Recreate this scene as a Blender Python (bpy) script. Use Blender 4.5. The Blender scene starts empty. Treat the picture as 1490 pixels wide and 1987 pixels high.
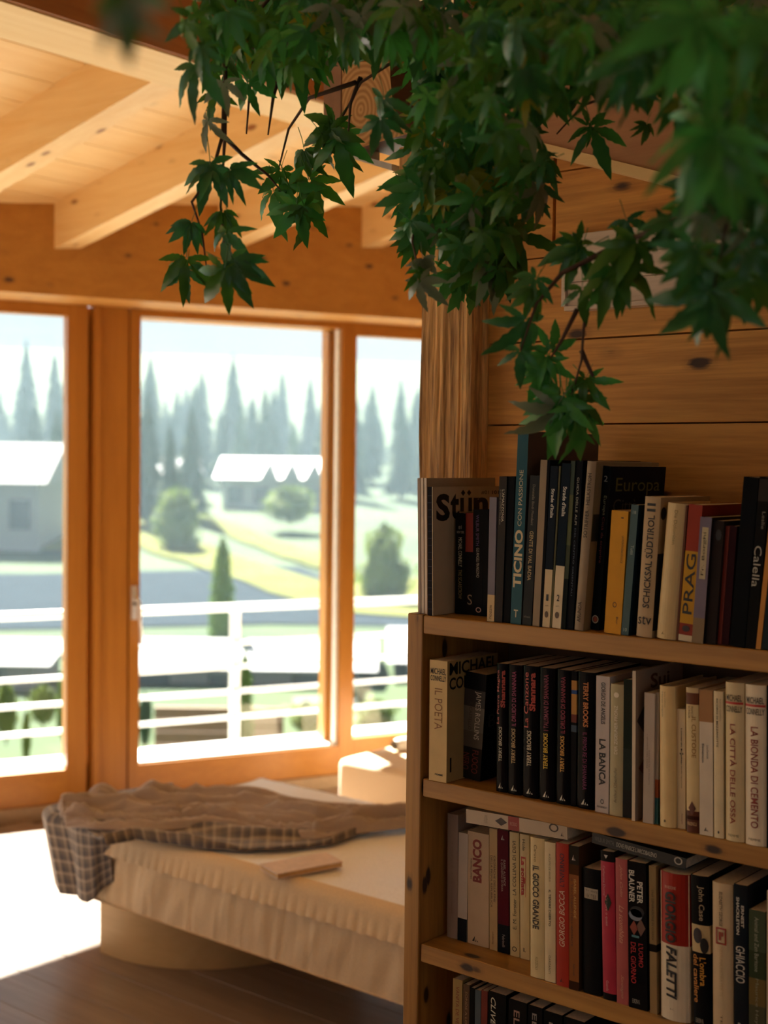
import bpy, math, random
import numpy as np
from mathutils import Vector, Matrix, noise
random.seed(7)
rnd = random.random
def U(a, b): return a + (b - a) * random.random()
SC = bpy.context.scene
COL = SC.collection

# ------------------------------------------------------------------ camera
# world: +X runs to the right and away, +Y to the left and away (parallel to the bookcase), camera 1.45 m above the floor
FPX = 2600.0
_p, _r, _az = math.radians(2.0713), math.radians(-0.6712), math.radians(50.3686)
_f = np.array([0, math.cos(_p), -math.sin(_p)]); _rt = np.array([1.0, 0, 0]); _dn = np.cross(_f, _rt)
_r2 = math.cos(_r) * _rt + math.sin(_r) * _dn; _d2 = -math.sin(_r) * _rt + math.cos(_r) * _dn
RW = np.array([[math.cos(_az), math.sin(_az), 0], [-math.sin(_az), math.cos(_az), 0], [0, 0, 1]])
FW, RT, DN = RW @ _f, RW @ _r2, RW @ _d2
CAM = np.array([0, 0, 1.45])
cam_data = bpy.data.cameras.new('camera'); cam = bpy.data.objects.new('camera', cam_data); COL.objects.link(cam)
cam_data.sensor_fit = 'HORIZONTAL'; cam_data.sensor_width = 24.0; cam_data.lens = FPX / 1490 * 24.0
cam_data.clip_start = 0.05; cam_data.clip_end = 2000
cam_data.dof.use_dof = True; cam_data.dof.focus_distance = 2.2; cam_data.dof.aperture_fstop = 3.1
m = Matrix.Identity(4)
for i in range(3):
    m[i][0] = RT[i]; m[i][1] = -DN[i]; m[i][2] = -FW[i]; m[i][3] = CAM[i]
cam.matrix_world = m
SC.camera = cam
SC.render.resolution_x, SC.render.resolution_y = 1490, 1987

# ------------------------------------------------------------------ world, sun, exposure
SC.view_settings.view_transform = 'Standard'; SC.view_settings.look = 'None'
SC.view_settings.gamma = 1.0; SC.view_settings.use_curve_mapping = False
SC.view_settings.exposure = 0.42
wd = bpy.data.worlds.new('sky'); SC.world = wd; wd.use_nodes = True
nt = wd.node_tree; nt.nodes.clear()
tc = nt.nodes.new('ShaderNodeTexCoord'); sx = nt.nodes.new('ShaderNodeSeparateXYZ'); rp = nt.nodes.new('ShaderNodeValToRGB')
rp.color_ramp.elements[0].position = 0.0; rp.color_ramp.elements[0].color = (0.80, 0.86, 0.88, 1)
rp.color_ramp.elements[1].position = 0.75; rp.color_ramp.elements[1].color = (0.42, 0.62, 0.86, 1)
ns = nt.nodes.new('ShaderNodeTexNoise'); ns.inputs['Scale'].default_value = 2.6; ns.inputs['Detail'].default_value = 4
cr = nt.nodes.new('ShaderNodeValToRGB'); cr.color_ramp.elements[0].position = 0.42; cr.color_ramp.elements[1].position = 0.62
mx = nt.nodes.new('ShaderNodeMix'); mx.data_type = 'RGBA'; mx.inputs[7].default_value = (0.92, 0.92, 0.90, 1)
bg = nt.nodes.new('ShaderNodeBackground'); bg.inputs[1].default_value = 0.53; wo = nt.nodes.new('ShaderNodeOutputWorld')
L = nt.links.new
L(tc.outputs['Generated'], sx.inputs[0]); L(sx.outputs[2], rp.inputs[0]); L(tc.outputs['Generated'], ns.inputs['Vector'])
L(ns.outputs[0], cr.inputs[0]); L(cr.outputs[0], mx.inputs[0]); L(rp.outputs[0], mx.inputs[6]); L(mx.outputs[2], bg.inputs[0]); L(bg.outputs[0], wo.inputs[0])

SUN_EL = math.radians(44.6)
sd = Vector((0.4536 * math.cos(SUN_EL), 0.891 * math.cos(SUN_EL), math.sin(SUN_EL)))
sun_d = bpy.data.lights.new('sun', 'SUN'); sun_d.energy = 35.0; sun_d.angle = math.radians(0.8); sun_d.color = (1.0, 0.93, 0.83)
sun = bpy.data.objects.new('sun', sun_d); COL.objects.link(sun); sun.rotation_euler = sd.to_track_quat('Z', 'Y').to_euler(); sun.location = (4, 8, 9)
SC.cycles.max_bounces = 10; SC.cycles.diffuse_bounces = 6; SC.cycles.transparent_max_bounces = 16; SC.cycles.volume_bounces = 1
SC.cycles.sample_clamp_indirect = 6.0
SC.cycles.use_adaptive_sampling = True

# ------------------------------------------------------------------ measuring helpers (a photo position met with a real plane)
def ray(x, y): return FW + RT * (x - 745) / FPX + DN * (y - 993.5) / FPX
def onX(x, y, X): d = ray(x, y); return Vector(CAM + d * (X - CAM[0]) / d[0])
def onY(x, y, Y): d = ray(x, y); return Vector(CAM + d * (Y - CAM[1]) / d[1])
def onZ(x, y, Z): d = ray(x, y); return Vector(CAM + d * (Z - CAM[2]) / d[2])
def atd(x, y, dist): return Vector(CAM + ray(x, y) * dist)
_a = math.radians(62.8563)
WV = Vector(RW @ np.array([math.sin(_a), math.cos(_a), 0])); NV = Vector(RW @ np.array([-math.cos(_a), math.sin(_a), 0]))
def wp(s, k, z): v = WV * s + NV * k; return Vector((v.x, v.y, z))       # window-wall coordinates: along, outward, up
def yf(x, y, z=0): v = RW @ np.array([x, y, 0.0]); return Vector((v[0], v[1], z))  # metres to the right of / ahead of the camera

# ------------------------------------------------------------------ mesh helpers
class MB:
    def __init__(s): s.v = []; s.f = []; s.mi = []; s.sm = []
    def add(s, vs, fs, mi=0, sm=False):
        o = len(s.v); s.v += [Vector(p) for p in vs]
        for f in fs: s.f.append([i + o for i in f]); s.mi.append(mi); s.sm.append(sm)
        return s
    def hexa(s, p, mi=0):            # 8 corners: bottom ring 0-3, top ring 4-7
        return s.add(p, [(3, 2, 1, 0), (4, 5, 6, 7), (0, 1, 5, 4), (1, 2, 6, 5), (2, 3, 7, 6), (3, 0, 4, 7)], mi)
    def box(s, a, b, mi=0):
        (x0, y0, z0), (x1, y1, z1) = a, b
        return s.hexa([(x0, y0, z0), (x1, y0, z0), (x1, y1, z0), (x0, y1, z0), (x0, y0, z1), (x1, y0, z1), (x1, y1, z1), (x0, y1, z1)], mi)
    def bbox(s, a, b, r=0.003, mi=0):  # box with chamfered long edges
        (x0, y0, z0), (x1, y1, z1) = a, b
        c = [(x0 + r, y0, 0), (x1 - r, y0, 0), (x1, y0 + r, 0), (x1, y1 - r, 0), (x1 - r, y1, 0), (x0 + r, y1, 0), (x0, y1 - r, 0), (x0, y0 + r, 0)]
        cx, cy = (x0 + x1) / 2, (y0 + y1) / 2
        def ins(q): return (q[0] + (r if q[0] < cx else -r) * 0.8, q[1] + (r if q[1] < cy else -r) * 0.8)
        rings = [[(*ins(q), z0) for q in c], [(q[0], q[1], z0 + r) for q in c], [(q[0], q[1], z1 - r) for q in c], [(*ins(q), z1) for q in c]]
        vs = sum(rings, []); fs = [tuple(range(7, -1, -1)), tuple(range(24, 32))]
        for k in range(3):
            for i in range(8): j = (i + 1) % 8; fs.append((k * 8 + i, k * 8 + j, k * 8 + 8 + j, k * 8 + 8 + i))
        return s.add(vs, fs, mi)
    def wbox(s, s0, s1, k0, k1, z0, z1, mi=0):
        return s.hexa([wp(s0, k0, z0), wp(s1, k0, z0), wp(s1, k1, z0), wp(s0, k1, z0), wp(s0, k0, z1), wp(s1, k0, z1), wp(s1, k1, z1), wp(s0, k1, z1)], mi)
    def tube(s, pts, r, n=6, mi=0):
        pts = [Vector(p) for p in pts]; rs = r if isinstance(r, (list, tuple)) else [r] * len(pts)
        vs = []; fs = []
        for i, p in enumerate(pts):
            t = (pts[min(i + 1, len(pts) - 1)] - pts[max(i - 1, 0)]).normalized()
            a = t.cross(Vector((0.31, 0.17, 0.93))).normalized(); b = t.cross(a)
            for j in range(n): w = 2 * math.pi * j / n; vs.append(p + (a * math.cos(w) + b * math.sin(w)) * rs[i])
        for i in range(len(pts) - 1):
            for j in range(n): k = (j + 1) % n; fs.append((i * n + j, i * n + k, i * n + n + k, i * n + n + j))
        fs.append(tuple(range(n - 1, -1, -1))); fs.append(tuple(range((len(pts) - 1) * n, len(pts) * n)))
        return s.add(vs, fs, mi, True)
    def grid(s, fn, nu, nv, mi=0, sm=True):
        vs = [fn(i / nu, j / nv) for i in range(nu + 1) for j in range(nv + 1)]
        fs = [(i * (nv + 1) + j, (i + 1) * (nv + 1) + j, (i + 1) * (nv + 1) + j + 1, i * (nv + 1) + j + 1) for i in range(nu) for j in range(nv)]
        return s.add(vs, fs, mi, sm)
    def mesh(s, name, mats, off=None):
        me = bpy.data.meshes.new(name)
        vs = [v - off for v in s.v] if off is not None else s.v
        me.from_pydata([tuple(v) for v in vs], [], s.f)
        for x in (mats if isinstance(mats, (list, tuple)) else [mats]): me.materials.append(x)
        me.polygons.foreach_set('material_index', s.mi); me.polygons.foreach_set('use_smooth', s.sm)
        me.update(); return me
def wloc(o):
    v = Vector((0, 0, 0))
    while o: v = v + o.location; o = o.parent
    return v
def tag(o, label=None, cat=None, group=None, kind=None):
    for k, v in (('label', label), ('category', cat), ('group', group), ('kind', kind)):
        if v: o[k] = v
    return o
def empty(name, loc=(0, 0, 0), **kw):
    o = bpy.data.objects.new(name, None); o.location = loc; o.empty_display_size = 0.05; COL.objects.link(o); return tag(o, **kw)
def part(name, mb, mats, parent=None, local=False, **kw):
    off = wloc(parent) if (parent and not local) else None
    o = bpy.data.objects.new(name, mb.mesh(name, mats, off)); COL.objects.link(o); o.parent = parent
    return tag(o, **kw)
def solo(name, mb, mats, base, **kw):      # a thing that is one mesh, origin at its base
    base = Vector(base); o = bpy.data.objects.new(name, mb.mesh(name, mats, base)); o.location = base; COL.objects.link(o); return tag(o, **kw)
def shared(name, me, parent=None, loc=(0, 0, 0), rot=(0, 0, 0), sc=(1, 1, 1), **kw):
    o = bpy.data.objects.new(name, me); o.location = loc; o.rotation_euler = rot; o.scale = sc; COL.objects.link(o); o.parent = parent; return tag(o, **kw)

# ------------------------------------------------------------------ materials
_mc = {}
def _new(name):
    mt = bpy.data.materials.new(name); mt.use_nodes = True; n = mt.node_tree; b = n.nodes['Principled BSDF']; return mt, n, b
def plain(col, rough=0.5, name='paint', spec=0.5, metal=0, var=0.08, bump=0.0, bscale=60, sheen=0):
    key = (tuple(round(c, 3) for c in col), rough, name, metal, var, bump)
    if key in _mc: return _mc[key]
    mt, n, b = _new(name); _mc[key] = mt
    t = n.nodes.new('ShaderNodeTexCoord'); no = n.nodes.new('ShaderNodeTexNoise'); no.inputs['Scale'].default_value = bscale; no.inputs['Detail'].default_value = 3
    r = n.nodes.new('ShaderNodeValToRGB')
    r.color_ramp.elements[0].position = 0.3; r.color_ramp.elements[1].position = 0.7
    r.color_ramp.elements[0].color = tuple(c * (1 - var) for c in col) + (1,); r.color_ramp.elements[1].color = tuple(min(1, c * (1 + var)) for c in col) + (1,)
    n.links.new(t.outputs['Object'], no.inputs['Vector']); n.links.new(no.outputs[0], r.inputs[0]); n.links.new(r.outputs[0], b.inputs['Base Color'])
    b.inputs['Roughness'].default_value = rough; b.inputs['Metallic'].default_value = metal; b.inputs['Specular IOR Level'].default_value = spec
    if sheen: b.inputs['Sheen Weight'].default_value = sheen
    if bump:
        bp = n.nodes.new('ShaderNodeBump'); bp.inputs['Strength'].default_value = bump; bp.inputs['Distance'].default_value = 0.002
        n.links.new(no.outputs[0], bp.inputs['Height']); n.links.new(bp.outputs[0], b.inputs['Normal'])
    return mt
def wood(name, light, dark, axis=1, knot=(0.13, 0.06, 0.03), kscale=3.2, kr=0.075, grain=26, rough=0.5, bump=0.15, contrast=1.0, dist=0.0015):
    mt, n, b = _new(name); N = n.nodes.new; K = n.links.new
    t = N('ShaderNodeTexCoord')
    mp = N('ShaderNodeMapping'); sc = [1, 1, 1]; sc[axis] = 0.06; mp.inputs['Scale'].default_value = sc
    K(t.outputs['Object'], mp.inputs['Vector'])
    wn = N('ShaderNodeTexNoise'); wn.inputs['Scale'].default_value = 5; wn.inputs['Detail'].default_value = 2
    K(mp.outputs[0], wn.inputs['Vector'])
    va = N('ShaderNodeVectorMath'); va.operation = 'MULTIPLY_ADD'; va.inputs[1].default_value = (0.12,) * 3
    K(wn.outputs['Color'], va.inputs[0]); K(mp.outputs[0], va.inputs[2])
    g = N('ShaderNodeTexNoise'); g.inputs['Scale'].default_value = grain; g.inputs['Detail'].default_value = 6; g.inputs['Roughness'].default_value = 0.65
    K(va.outputs[0], g.inputs['Vector'])
    g2 = N('ShaderNodeTexNoise'); g2.inputs['Scale'].default_value = grain * 5; g2.inputs['Detail'].default_value = 2
    K(va.outputs[0], g2.inputs['Vector'])
    ad = N('ShaderNodeMath'); ad.operation = 'MULTIPLY_ADD'; ad.inputs[1].default_value = 0.35; K(g2.outputs[0], ad.inputs[0]); K(g.outputs[0], ad.inputs[2])
    r = N('ShaderNodeValToRGB'); r.color_ramp.elements[0].position = 0.55 - 0.14 / contrast; r.color_ramp.elements[1].position = 0.75 + 0.1 / contrast
    r.color_ramp.elements[0].color = tuple(dark) + (1,); r.color_ramp.elements[1].color = tuple(light) + (1,)
    K(ad.outputs[0], r.inputs[0])
    mk = N('ShaderNodeMapping'); sk = [1, 1, 1]; sk[axis] = 0.45; mk.inputs['Scale'].default_value = sk; K(t.outputs['Object'], mk.inputs['Vector'])
    vo = N('ShaderNodeTexVoronoi'); vo.inputs['Scale'].default_value = kscale * 1.6; vo.inputs['Randomness'].default_value = 1.0
    K(mk.outputs[0], vo.inputs['Vector'])
    kd = N('ShaderNodeMath'); kd.operation = 'MULTIPLY_ADD'; kd.inputs[1].default_value = 0.10; K(g2.outputs[0], kd.inputs[0]); K(vo.outputs['Distance'], kd.inputs[2])
    kr2 = N('ShaderNodeValToRGB'); e = kr2.color_ramp.elements
    e[0].position = kr + 0.02; e[0].color = (1, 1, 1, 1); e[1].position = kr + 0.16; e[1].color = (0, 0, 0, 1)
    x = e.new(kr + 0.06); x.color = (0.55, 0.55, 0.55, 1); x = e.new(kr + 0.075); x.color = (0.22, 0.22, 0.22, 1)
    K(kd.outputs[0], kr2.inputs[0])
    mix = N('ShaderNodeMix'); mix.data_type = 'RGBA'; K(kr2.outputs[0], mix.inputs[0]); K(r.outputs[0], mix.inputs[6]); mix.inputs[7].default_value = tuple(knot) + (1,)
    K(mix.outputs[2], b.inputs['Base Color']); b.inputs['Roughness'].default_value = rough
    bp = N('ShaderNodeBump'); bp.inputs['Strength'].default_value = bump; bp.inputs['Distance'].default_value = dist
    K(ad.outputs[0], bp.inputs['Height']); K(bp.outputs[0], b.inputs['Normal'])
    return mt
PINE_L, PINE_D = (0.86, 0.63, 0.30), (0.77, 0.50, 0.19)
M_rafter = wood('pine rafter', PINE_L, PINE_D, axis=1, kscale=9, kr=0.13, bump=0.05, knot=(0.30, 0.12, 0.04))
M_board = wood('pine ceiling board', PINE_L, PINE_D, axis=0, kscale=4, kr=0.06, bump=0.05)
M_beamx = wood('pine beam', (0.84, 0.64, 0.33), (0.76, 0.53, 0.23), axis=0, kscale=4, kr=0.05, bump=0.05)
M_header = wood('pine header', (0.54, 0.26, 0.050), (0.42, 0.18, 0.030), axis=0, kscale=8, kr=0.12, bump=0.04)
M_frame = wood('larch window frame', (0.52, 0.225, 0.035), (0.41, 0.16, 0.020), axis=2, kscale=2, kr=0.0, bump=0.03, rough=0.35)
M_frameh = wood('larch window rail', (0.52, 0.225, 0.035), (0.41, 0.16, 0.020), axis=0, kscale=2, kr=0.0, bump=0.03, rough=0.35)
M_log = wood('old plank', (0.78, 0.38, 0.085), (0.46, 0.19, 0.038), axis=1, kscale=8, kr=0.115, contrast=1.25, grain=30, bump=0.6, rough=0.6, knot=(0.06, 0.025, 0.012))
M_case = wood('waxed spruce', (0.50, 0.255, 0.055), (0.27, 0.115, 0.022), axis=1, kscale=15, kr=0.17, grain=26, bump=0.35, rough=0.42, knot=(0.035, 0.016, 0.009))
M_casev = wood('waxed spruce upright', (0.50, 0.255, 0.055), (0.27, 0.115, 0.022), axis=2, kscale=15, kr=0.17, grain=26, bump=0.35, rough=0.42, knot=(0.035, 0.016, 0.009))
M_post = wood('hewn post', (0.84, 0.48, 0.17), (0.13, 0.05, 0.018), axis=2, kscale=3.5, kr=0.07, grain=42, bump=1.0, rough=0.7, contrast=1.7, dist=0.006)
M_floor = wood('oak floor', (0.31, 0.23, 0.17), (0.20, 0.14, 0.10), axis=1, kscale=1.5, kr=0.02, grain=18, bump=0.2, rough=0.30, knot=(0.10, 0.05, 0.03))
M_thresh = plain((0.42, 0.30, 0.20), 0.6, 'stone threshold')
M_sign = wood('limed board', (0.80, 0.68, 0.55), (0.60, 0.46, 0.35), axis=1, kscale=3, kr=0.04, grain=24, bump=0.3, knot=(0.2, 0.1, 0.06))
M_wall = plain((0.55, 0.36, 0.20), 0.8, 'warm plaster')
M_plinth = wood('birch plinth', (0.62, 0.44, 0.22), (0.52, 0.35, 0.16), axis=1, kscale=1, kr=0.0, grain=12, bump=0.02)
M_white = plain((0.85, 0.84, 0.80), 0.5, 'white aluminium')
M_alu = plain((0.72, 0.73, 0.74), 0.35, 'brushed metal', metal=0.6)
M_fabric = plain((0.74, 0.58, 0.38), 0.9, 'linen cover', bump=0.3, bscale=300, sheen=0.2)
M_fabtop = plain((0.88, 0.87, 0.85), 0.42, 'linen sheet', spec=0.8, bump=0.1, bscale=200, sheen=0.3)  # mattress top whitened for the sky light it catches
M_pages = plain((0.66, 0.56, 0.42), 0.9, 'book pages', var=0.12, bscale=180)
M_concrete = plain((0.55, 0.54, 0.52), 0.8, 'grey plaster')
def glass():
    mt, n, b = _new('window glass'); n.nodes.remove(b); o = [x for x in n.nodes if x.type == 'OUTPUT_MATERIAL'][0]
    tr = n.nodes.new('ShaderNodeBsdfTransparent'); tr.inputs[0].default_value = (0.97, 0.985, 0.98, 1); gl = n.nodes.new('ShaderNodeBsdfGlossy'); gl.inputs['Roughness'].default_value = 0.0
    lw = n.nodes.new('ShaderNodeLayerWeight'); lw.inputs[0].default_value = 0.5; pw = n.nodes.new('ShaderNodeMath'); pw.operation = 'POWER'; pw.inputs[1].default_value = 5; n.links.new(lw.outputs['Facing'], pw.inputs[0]); fr = n.nodes.new('ShaderNodeMath'); fr.operation = 'MULTIPLY_ADD'; fr.inputs[1].default_value = 0.9; fr.inputs[2].default_value = 0.04; n.links.new(pw.outputs[0], fr.inputs[0]); mi = n.nodes.new('ShaderNodeMixShader')
    n.links.new(fr.outputs[0], mi.inputs[0]); n.links.new(tr.outputs[0], mi.inputs[1]); n.links.new(gl.outputs[0], mi.inputs[2]); n.links.new(mi.outputs[0], o.inputs[0]); return mt
M_glass = glass()

# ------------------------------------------------------------------ room shell
XB = 1.7628                       # front plane of the bookcase
XW = 2.0328                       # face of the plank wall
ZC = lambda Y: 2.425 + 0.22 * (4.25 - Y)   # underside of the sloping ceiling
floor = empty('floor', (0, 0, 0), kind='structure')
_q = [(-1.7, -2.1), (5.6, -2.1), (5.6, 3.45), (2.6, 4.86), (-1.7, 4.86)]
part('screed', MB().add([(a, b, z) for z in (-0.2, -0.0125) for a, b in _q], [(4, 3, 2, 1, 0), (5, 6, 7, 8, 9)] + [(i, (i + 1) % 5, 5 + (i + 1) % 5, 5 + i) for i in range(5)]), plain((0.08, 0.06, 0.045), 0.9, 'screed'), floor)
x = -1.6; k = 0
while x < 5.5:                    # boards run away from the camera and stop at the window threshold
    ye = min(4.745, (5.396 - 0.39434 * (x + 0.16)) / 0.91896)
    part('plank', MB().bbox((x + 0.0005, -2.05, -0.012), (x + 0.1585, ye, U(-0.0004, 0.0004)), 0.0014), M_floor, floor)
    x += 0.16; k += 1
slab = MB(); a = [(-1.7, -2.1), (5.6, -2.1), (5.6, 5.2), (-1.7, 5.2)]
slab.hexa([(p[0], p[1], ZC(p[1]) + 0.012) for p in a] + [(p[0], p[1], ZC(p[1]) + 0.11) for p in a])
ceil = empty('ceiling', (0, 0, 0), kind='structure')
part('roof_deck', slab, M_board, ceil)
for i in range(17):               # tongue-and-groove boards across the rafters
    y0 = 2.2 + i * 0.155; y1 = y0 + 0.151
    b = MB().hexa([(1.2, y0, ZC(y0) - 0.003), (5.5, y0, ZC(y0) - 0.003), (5.5, y1, ZC(y1) - 0.003), (1.2, y1, ZC(y1) - 0.003),
                   (1.2, y0, ZC(y0) + 0.013), (5.5, y0, ZC(y0) + 0.013), (5.5, y1, ZC(y1) + 0.013), (1.2, y1, ZC(y1) + 0.013)])
    part('ceiling_board', b, M_board, ceil)
ZR = lambda Y: 2.26 + 0.22 * (4.21 - Y)
for xr in (0.83, 1.43, 2.03, 2.635, 3.235, 3.84, 4.43, 5.03):
    xl = xr - 0.092
    yl, yr = (5.141 - 0.39434 * xl) / 0.91896, (5.141 - 0.39434 * xr) / 0.91896
    yl, yr = min(yl, 4.49), min(yr, 4.49)
    y0 = 2.985
    b = MB().hexa([(xl, y0, ZR(y0)), (xr, y0, ZR(y0)), (xr, yr, ZR(yr)), (xl, yl, ZR(yl)),
                   (xl, y0, ZC(y0) - 0.003), (xr, y0, ZC(y0) - 0.003), (xr, yr, ZC(yr) - 0.003), (xl, yl, ZC(yl) - 0.003)])
    part('rafter', b, M_rafter, ceil)
part('cross_beam', MB().hexa([(-1.6, 2.75, 2.529), (5.4, 2.75, 2.529), (5.4, 2.985, 2.529), (-1.6, 2.985, 2.529),
                              (-1.6, 2.75, ZC(2.75) - 0.003), (5.4, 2.75, ZC(2.75) - 0.003), (5.4, 2.985, ZC(2.985) - 0.003), (-1.6, 2.985, ZC(2.985) - 0.003)]), M_beamx, ceil)

part('fascia', MB().hexa([(-1.6, 2.738, 2.534), (5.4, 2.738, 2.534), (5.4, 2.749, 2.534), (-1.6, 2.749, 2.534), (-1.6, 2.738, ZC(2.738) - 0.004), (5.4, 2.738, ZC(2.738) - 0.004), (5.4, 2.749, ZC(2.749) - 0.004), (-1.6, 2.749, ZC(2.749) - 0.004)]), wood('stained fascia', (0.38, 0.15, 0.035), (0.28, 0.10, 0.022), axis=0, kr=0.02, bump=0.05), ceil, label='dark stained fascia board')  # board added over the beam front; shade and old stain are in its brown
# window wall: header beam, glazed door, fixed lights
wall_w = empty('wall_window', (0, 0, 0), kind='structure')
def hb(s0, s1):
    b = MB(); ks = (5.141, 5.45); vs = []
    ring = [wp(s0, ks[0], 0), wp(s1, ks[0], 0), wp(s1, ks[1], 0), wp(s0, ks[1], 0)]
    b.hexa([Vector((q.x, q.y, 2.077)) for q in ring] + [Vector((q.x, q.y, ZC(q.y) + 0.0)) for q in ring]); return b
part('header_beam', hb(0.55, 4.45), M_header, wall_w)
part('threshold', MB().wbox(0.5, 4.4, 5.395, 5.60, -0.01, 0.05), M_thresh, wall_w)
part('wall_post', MB().wbox(1.437, 1.589, 5.425, 5.56, 0.05, 2.077).wbox(1.441, 1.468, 5.405, 5.43, 0.05, 2.077), M_frame, wall_w)
part('rebate', MB().wbox(1.405, 1.60, 5.50, 5.57, 0.05, 2.077), M_frame, wall_w)
part('mullion', MB().wbox(2.563, 2.632, 5.417, 5.585, 0.05, 2.077), M_frame, wall_w)
part('corner_post', MB().wbox(0.40, 0.52, 5.38, 5.60, 0.0, 2.40), M_frame, wall_w)
def light(n, s0, s1, st, zt, zb, kg=5.46, lst=None, sill=True, kf=5.417, kd=5.49, rst=None):
    w = empty('window_%d' % n, wp(s0, kf, 0.05), kind='structure')
    if st: part('stile', MB().wbox(s0, s0 + st, kf, kd, 0.052, 2.076), M_frame, w)
    if rst: part('stile', MB().wbox(s1 - rst, s1, kf, kd, 0.052, 2.076), M_frame, w)
    a, b = s0 + (st or 0), s1 - (rst or 0)
    part('top_rail', MB().wbox(a, b, kf, kd, zt, 2.076), M_frameh, w)
    part('bottom_rail', MB().wbox(a, b, kf, kd, 0.052, zb), M_frameh, w)
    part('pane', MB().wbox(a, b, kg, kg + 0.004, zb, zt), M_glass, w)
    return w
w1 = light(1, 0.53, 1.416, 0.08, 2.031, 0.186, rst=0.082)
w2 = light(2, 1.594, 2.562, 0.044, 2.047, 0.178, kg=5.50, kd=5.585)
w3 = light(3, 2.633, 3.65, None, 2.021, 0.205, rst=0.08)
light(4, 3.66, 4.25, 0.06, 2.021, 0.205, rst=0.06)
part('gasket', MB().wbox(2.547, 2.561, 5.435, 5.465, 0.19, 2.045), M_white, w2)
part('outer_jamb', MB().wbox(2.535, 2.561, 5.52, 5.583, 0.19, 2.045), M_frame, w2)
part('sill', MB().wbox(1.64, 2.56, 5.43, 5.497, 0.1785, 0.186).wbox(1.64, 2.56, 5.505, 5.72, 0.165, 0.18), M_white, w2, label='white metal sill')
part('sill', MB().wbox(0.55, 1.41, 5.491, 5.70, 0.15, 0.175), M_white, w1, label='white metal sill')
part('sill', MB().wbox(2.64, 3.6, 5.491, 5.70, 0.17, 0.195), M_white, w3, label='white metal sill')
hd = MB().wbox(1.600, 1.624, 5.405, 5.417, 0.79, 0.93)
hnd = part('handle', hd, M_alu, w2, label='metal lever handle')
part('lever', MB().tube([wp(1.612, 5.405, 0.88), wp(1.612, 5.375, 0.88), wp(1.622, 5.37, 0.87), wp(1.632, 5.37, 0.69)], 0.007, 8), M_alu, hnd)
part('keyhole', MB().tube([wp(1.612, 5.4052, 0.855), wp(1.612, 5.4035, 0.855)], 0.008, 10), plain((0.02, 0.02, 0.02), 0.6, 'dark slot'), hnd)
# glazed wall continuing to the left, then the side and back walls (their unseen windows are added to fill in daylight)
cp = wp(0.5, 5.417, 0)
wl = empty('wall_left_glazing', (0, 0, 0), kind='structure')
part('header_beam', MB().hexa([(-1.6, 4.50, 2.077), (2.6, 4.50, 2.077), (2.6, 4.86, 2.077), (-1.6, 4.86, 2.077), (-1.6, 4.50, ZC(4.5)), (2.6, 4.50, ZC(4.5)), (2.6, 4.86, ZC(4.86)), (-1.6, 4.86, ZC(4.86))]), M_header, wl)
for i, xx in enumerate((-1.6, -0.25, 1.1, 2.45)):
    part('stile', MB().box((xx, 4.76, 0.05), (xx + 0.1, 4.86, 2.077)), M_frame, wl)
part('bottom_rail', MB().box((-1.6, 4.74, -0.01), (2.6, 4.87, 0.17)), M_frameh, wl)
for xx in (-1.5, -0.15, 1.2): part('pane', MB().box((xx, 4.80, 0.17), (xx + 1.25, 4.804, 2.077)), M_glass, wl)
wleft = empty('wall_left', (0, 0, 0), kind='structure')
def holed(o, fixed, axis, a0, a1, z1f, holes, th, mat):    # wall along an axis with openings (a0,a1,z0,z1)
    def bx(p0, p1, z0, z1, zz=None):
        if axis == 'y': q = [(fixed, p0), (fixed + th, p0), (fixed + th, p1), (fixed, p1)]
        else: q = [(p0, fixed), (p1, fixed), (p1, fixed + th), (p0, fixed + th)]
        part('wall_section', MB().hexa([(a, b, z0) for a, b in q] + [(a, b, z1f(b) if z1 is None else z1) for a, b in q]), mat, o)
    cur = a0
    for (h0, h1, z0, z1) in holes:
        bx(cur, h0, 0, None); bx(h0, h1, 0, z0); bx(h0, h1, z1, None); cur = h1
    bx(cur, a1, 0, None)
holed(wleft, -1.7, 'y', -2.1, 4.9, ZC, [(-1.0, 0.2, 1.0, 2.0), (1.0, 2.2, 0.8, 2.1), (2.8, 4.5, 0.2, 2.3)], 0.1, M_wall)
for n, (h0, h1, z0, z1_) in enumerate(((-1.0, 0.2, 1.0, 2.0), (1.0, 2.2, 0.8, 2.1), (2.8, 4.5, 0.2, 2.3))):
    w = empty('window_%d' % (5 + n), (-1.65, h0, z0), kind='structure')  # unseen window, put in to throw sky light on the book spines
    part('window_frame', MB().box((-1.69, h0, z0), (-1.61, h0 + 0.07, z1_)).box((-1.69, h1 - 0.07, z0), (-1.61, h1, z1_)).box((-1.69, h0, z0), (-1.61, h1, z0 + 0.07)).box((-1.69, h0, z1_ - 0.07), (-1.61, h1, z1_)), M_frame, w)
    part('pane', MB().box((-1.652, h0, z0), (-1.648, h1, z1_)), M_glass, w)
wback = empty('wall_back', (0, 0, 0), kind='structure')
holed(wback, -2.2, 'x', -1.7, 2.2, ZC, [(-1.2, 0.8, 0.8, 2.3)], 0.1, M_wall)
w = empty('window_8', (-1.2, -2.15, 0.8), kind='structure')  # unseen back window, invented and sized to brighten the book covers
part('pane', MB().box((-1.2, -2.152, 0.8), (0.8, -2.148, 2.3)), M_glass, w)
wr = empty('wall_far', (0, 0, 0), kind='structure')
part('wall_section', MB().hexa([(5.5, 1.4, 0), (5.6, 1.4, 0), (5.6, 3.4, 0), (5.5, 3.4, 0), (5.5, 1.4, ZC(1.4)), (5.6, 1.4, ZC(1.4)), (5.6, 3.4, ZC(3.4)), (5.5, 3.4, ZC(3.4))]), M_wall, wr)
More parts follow.
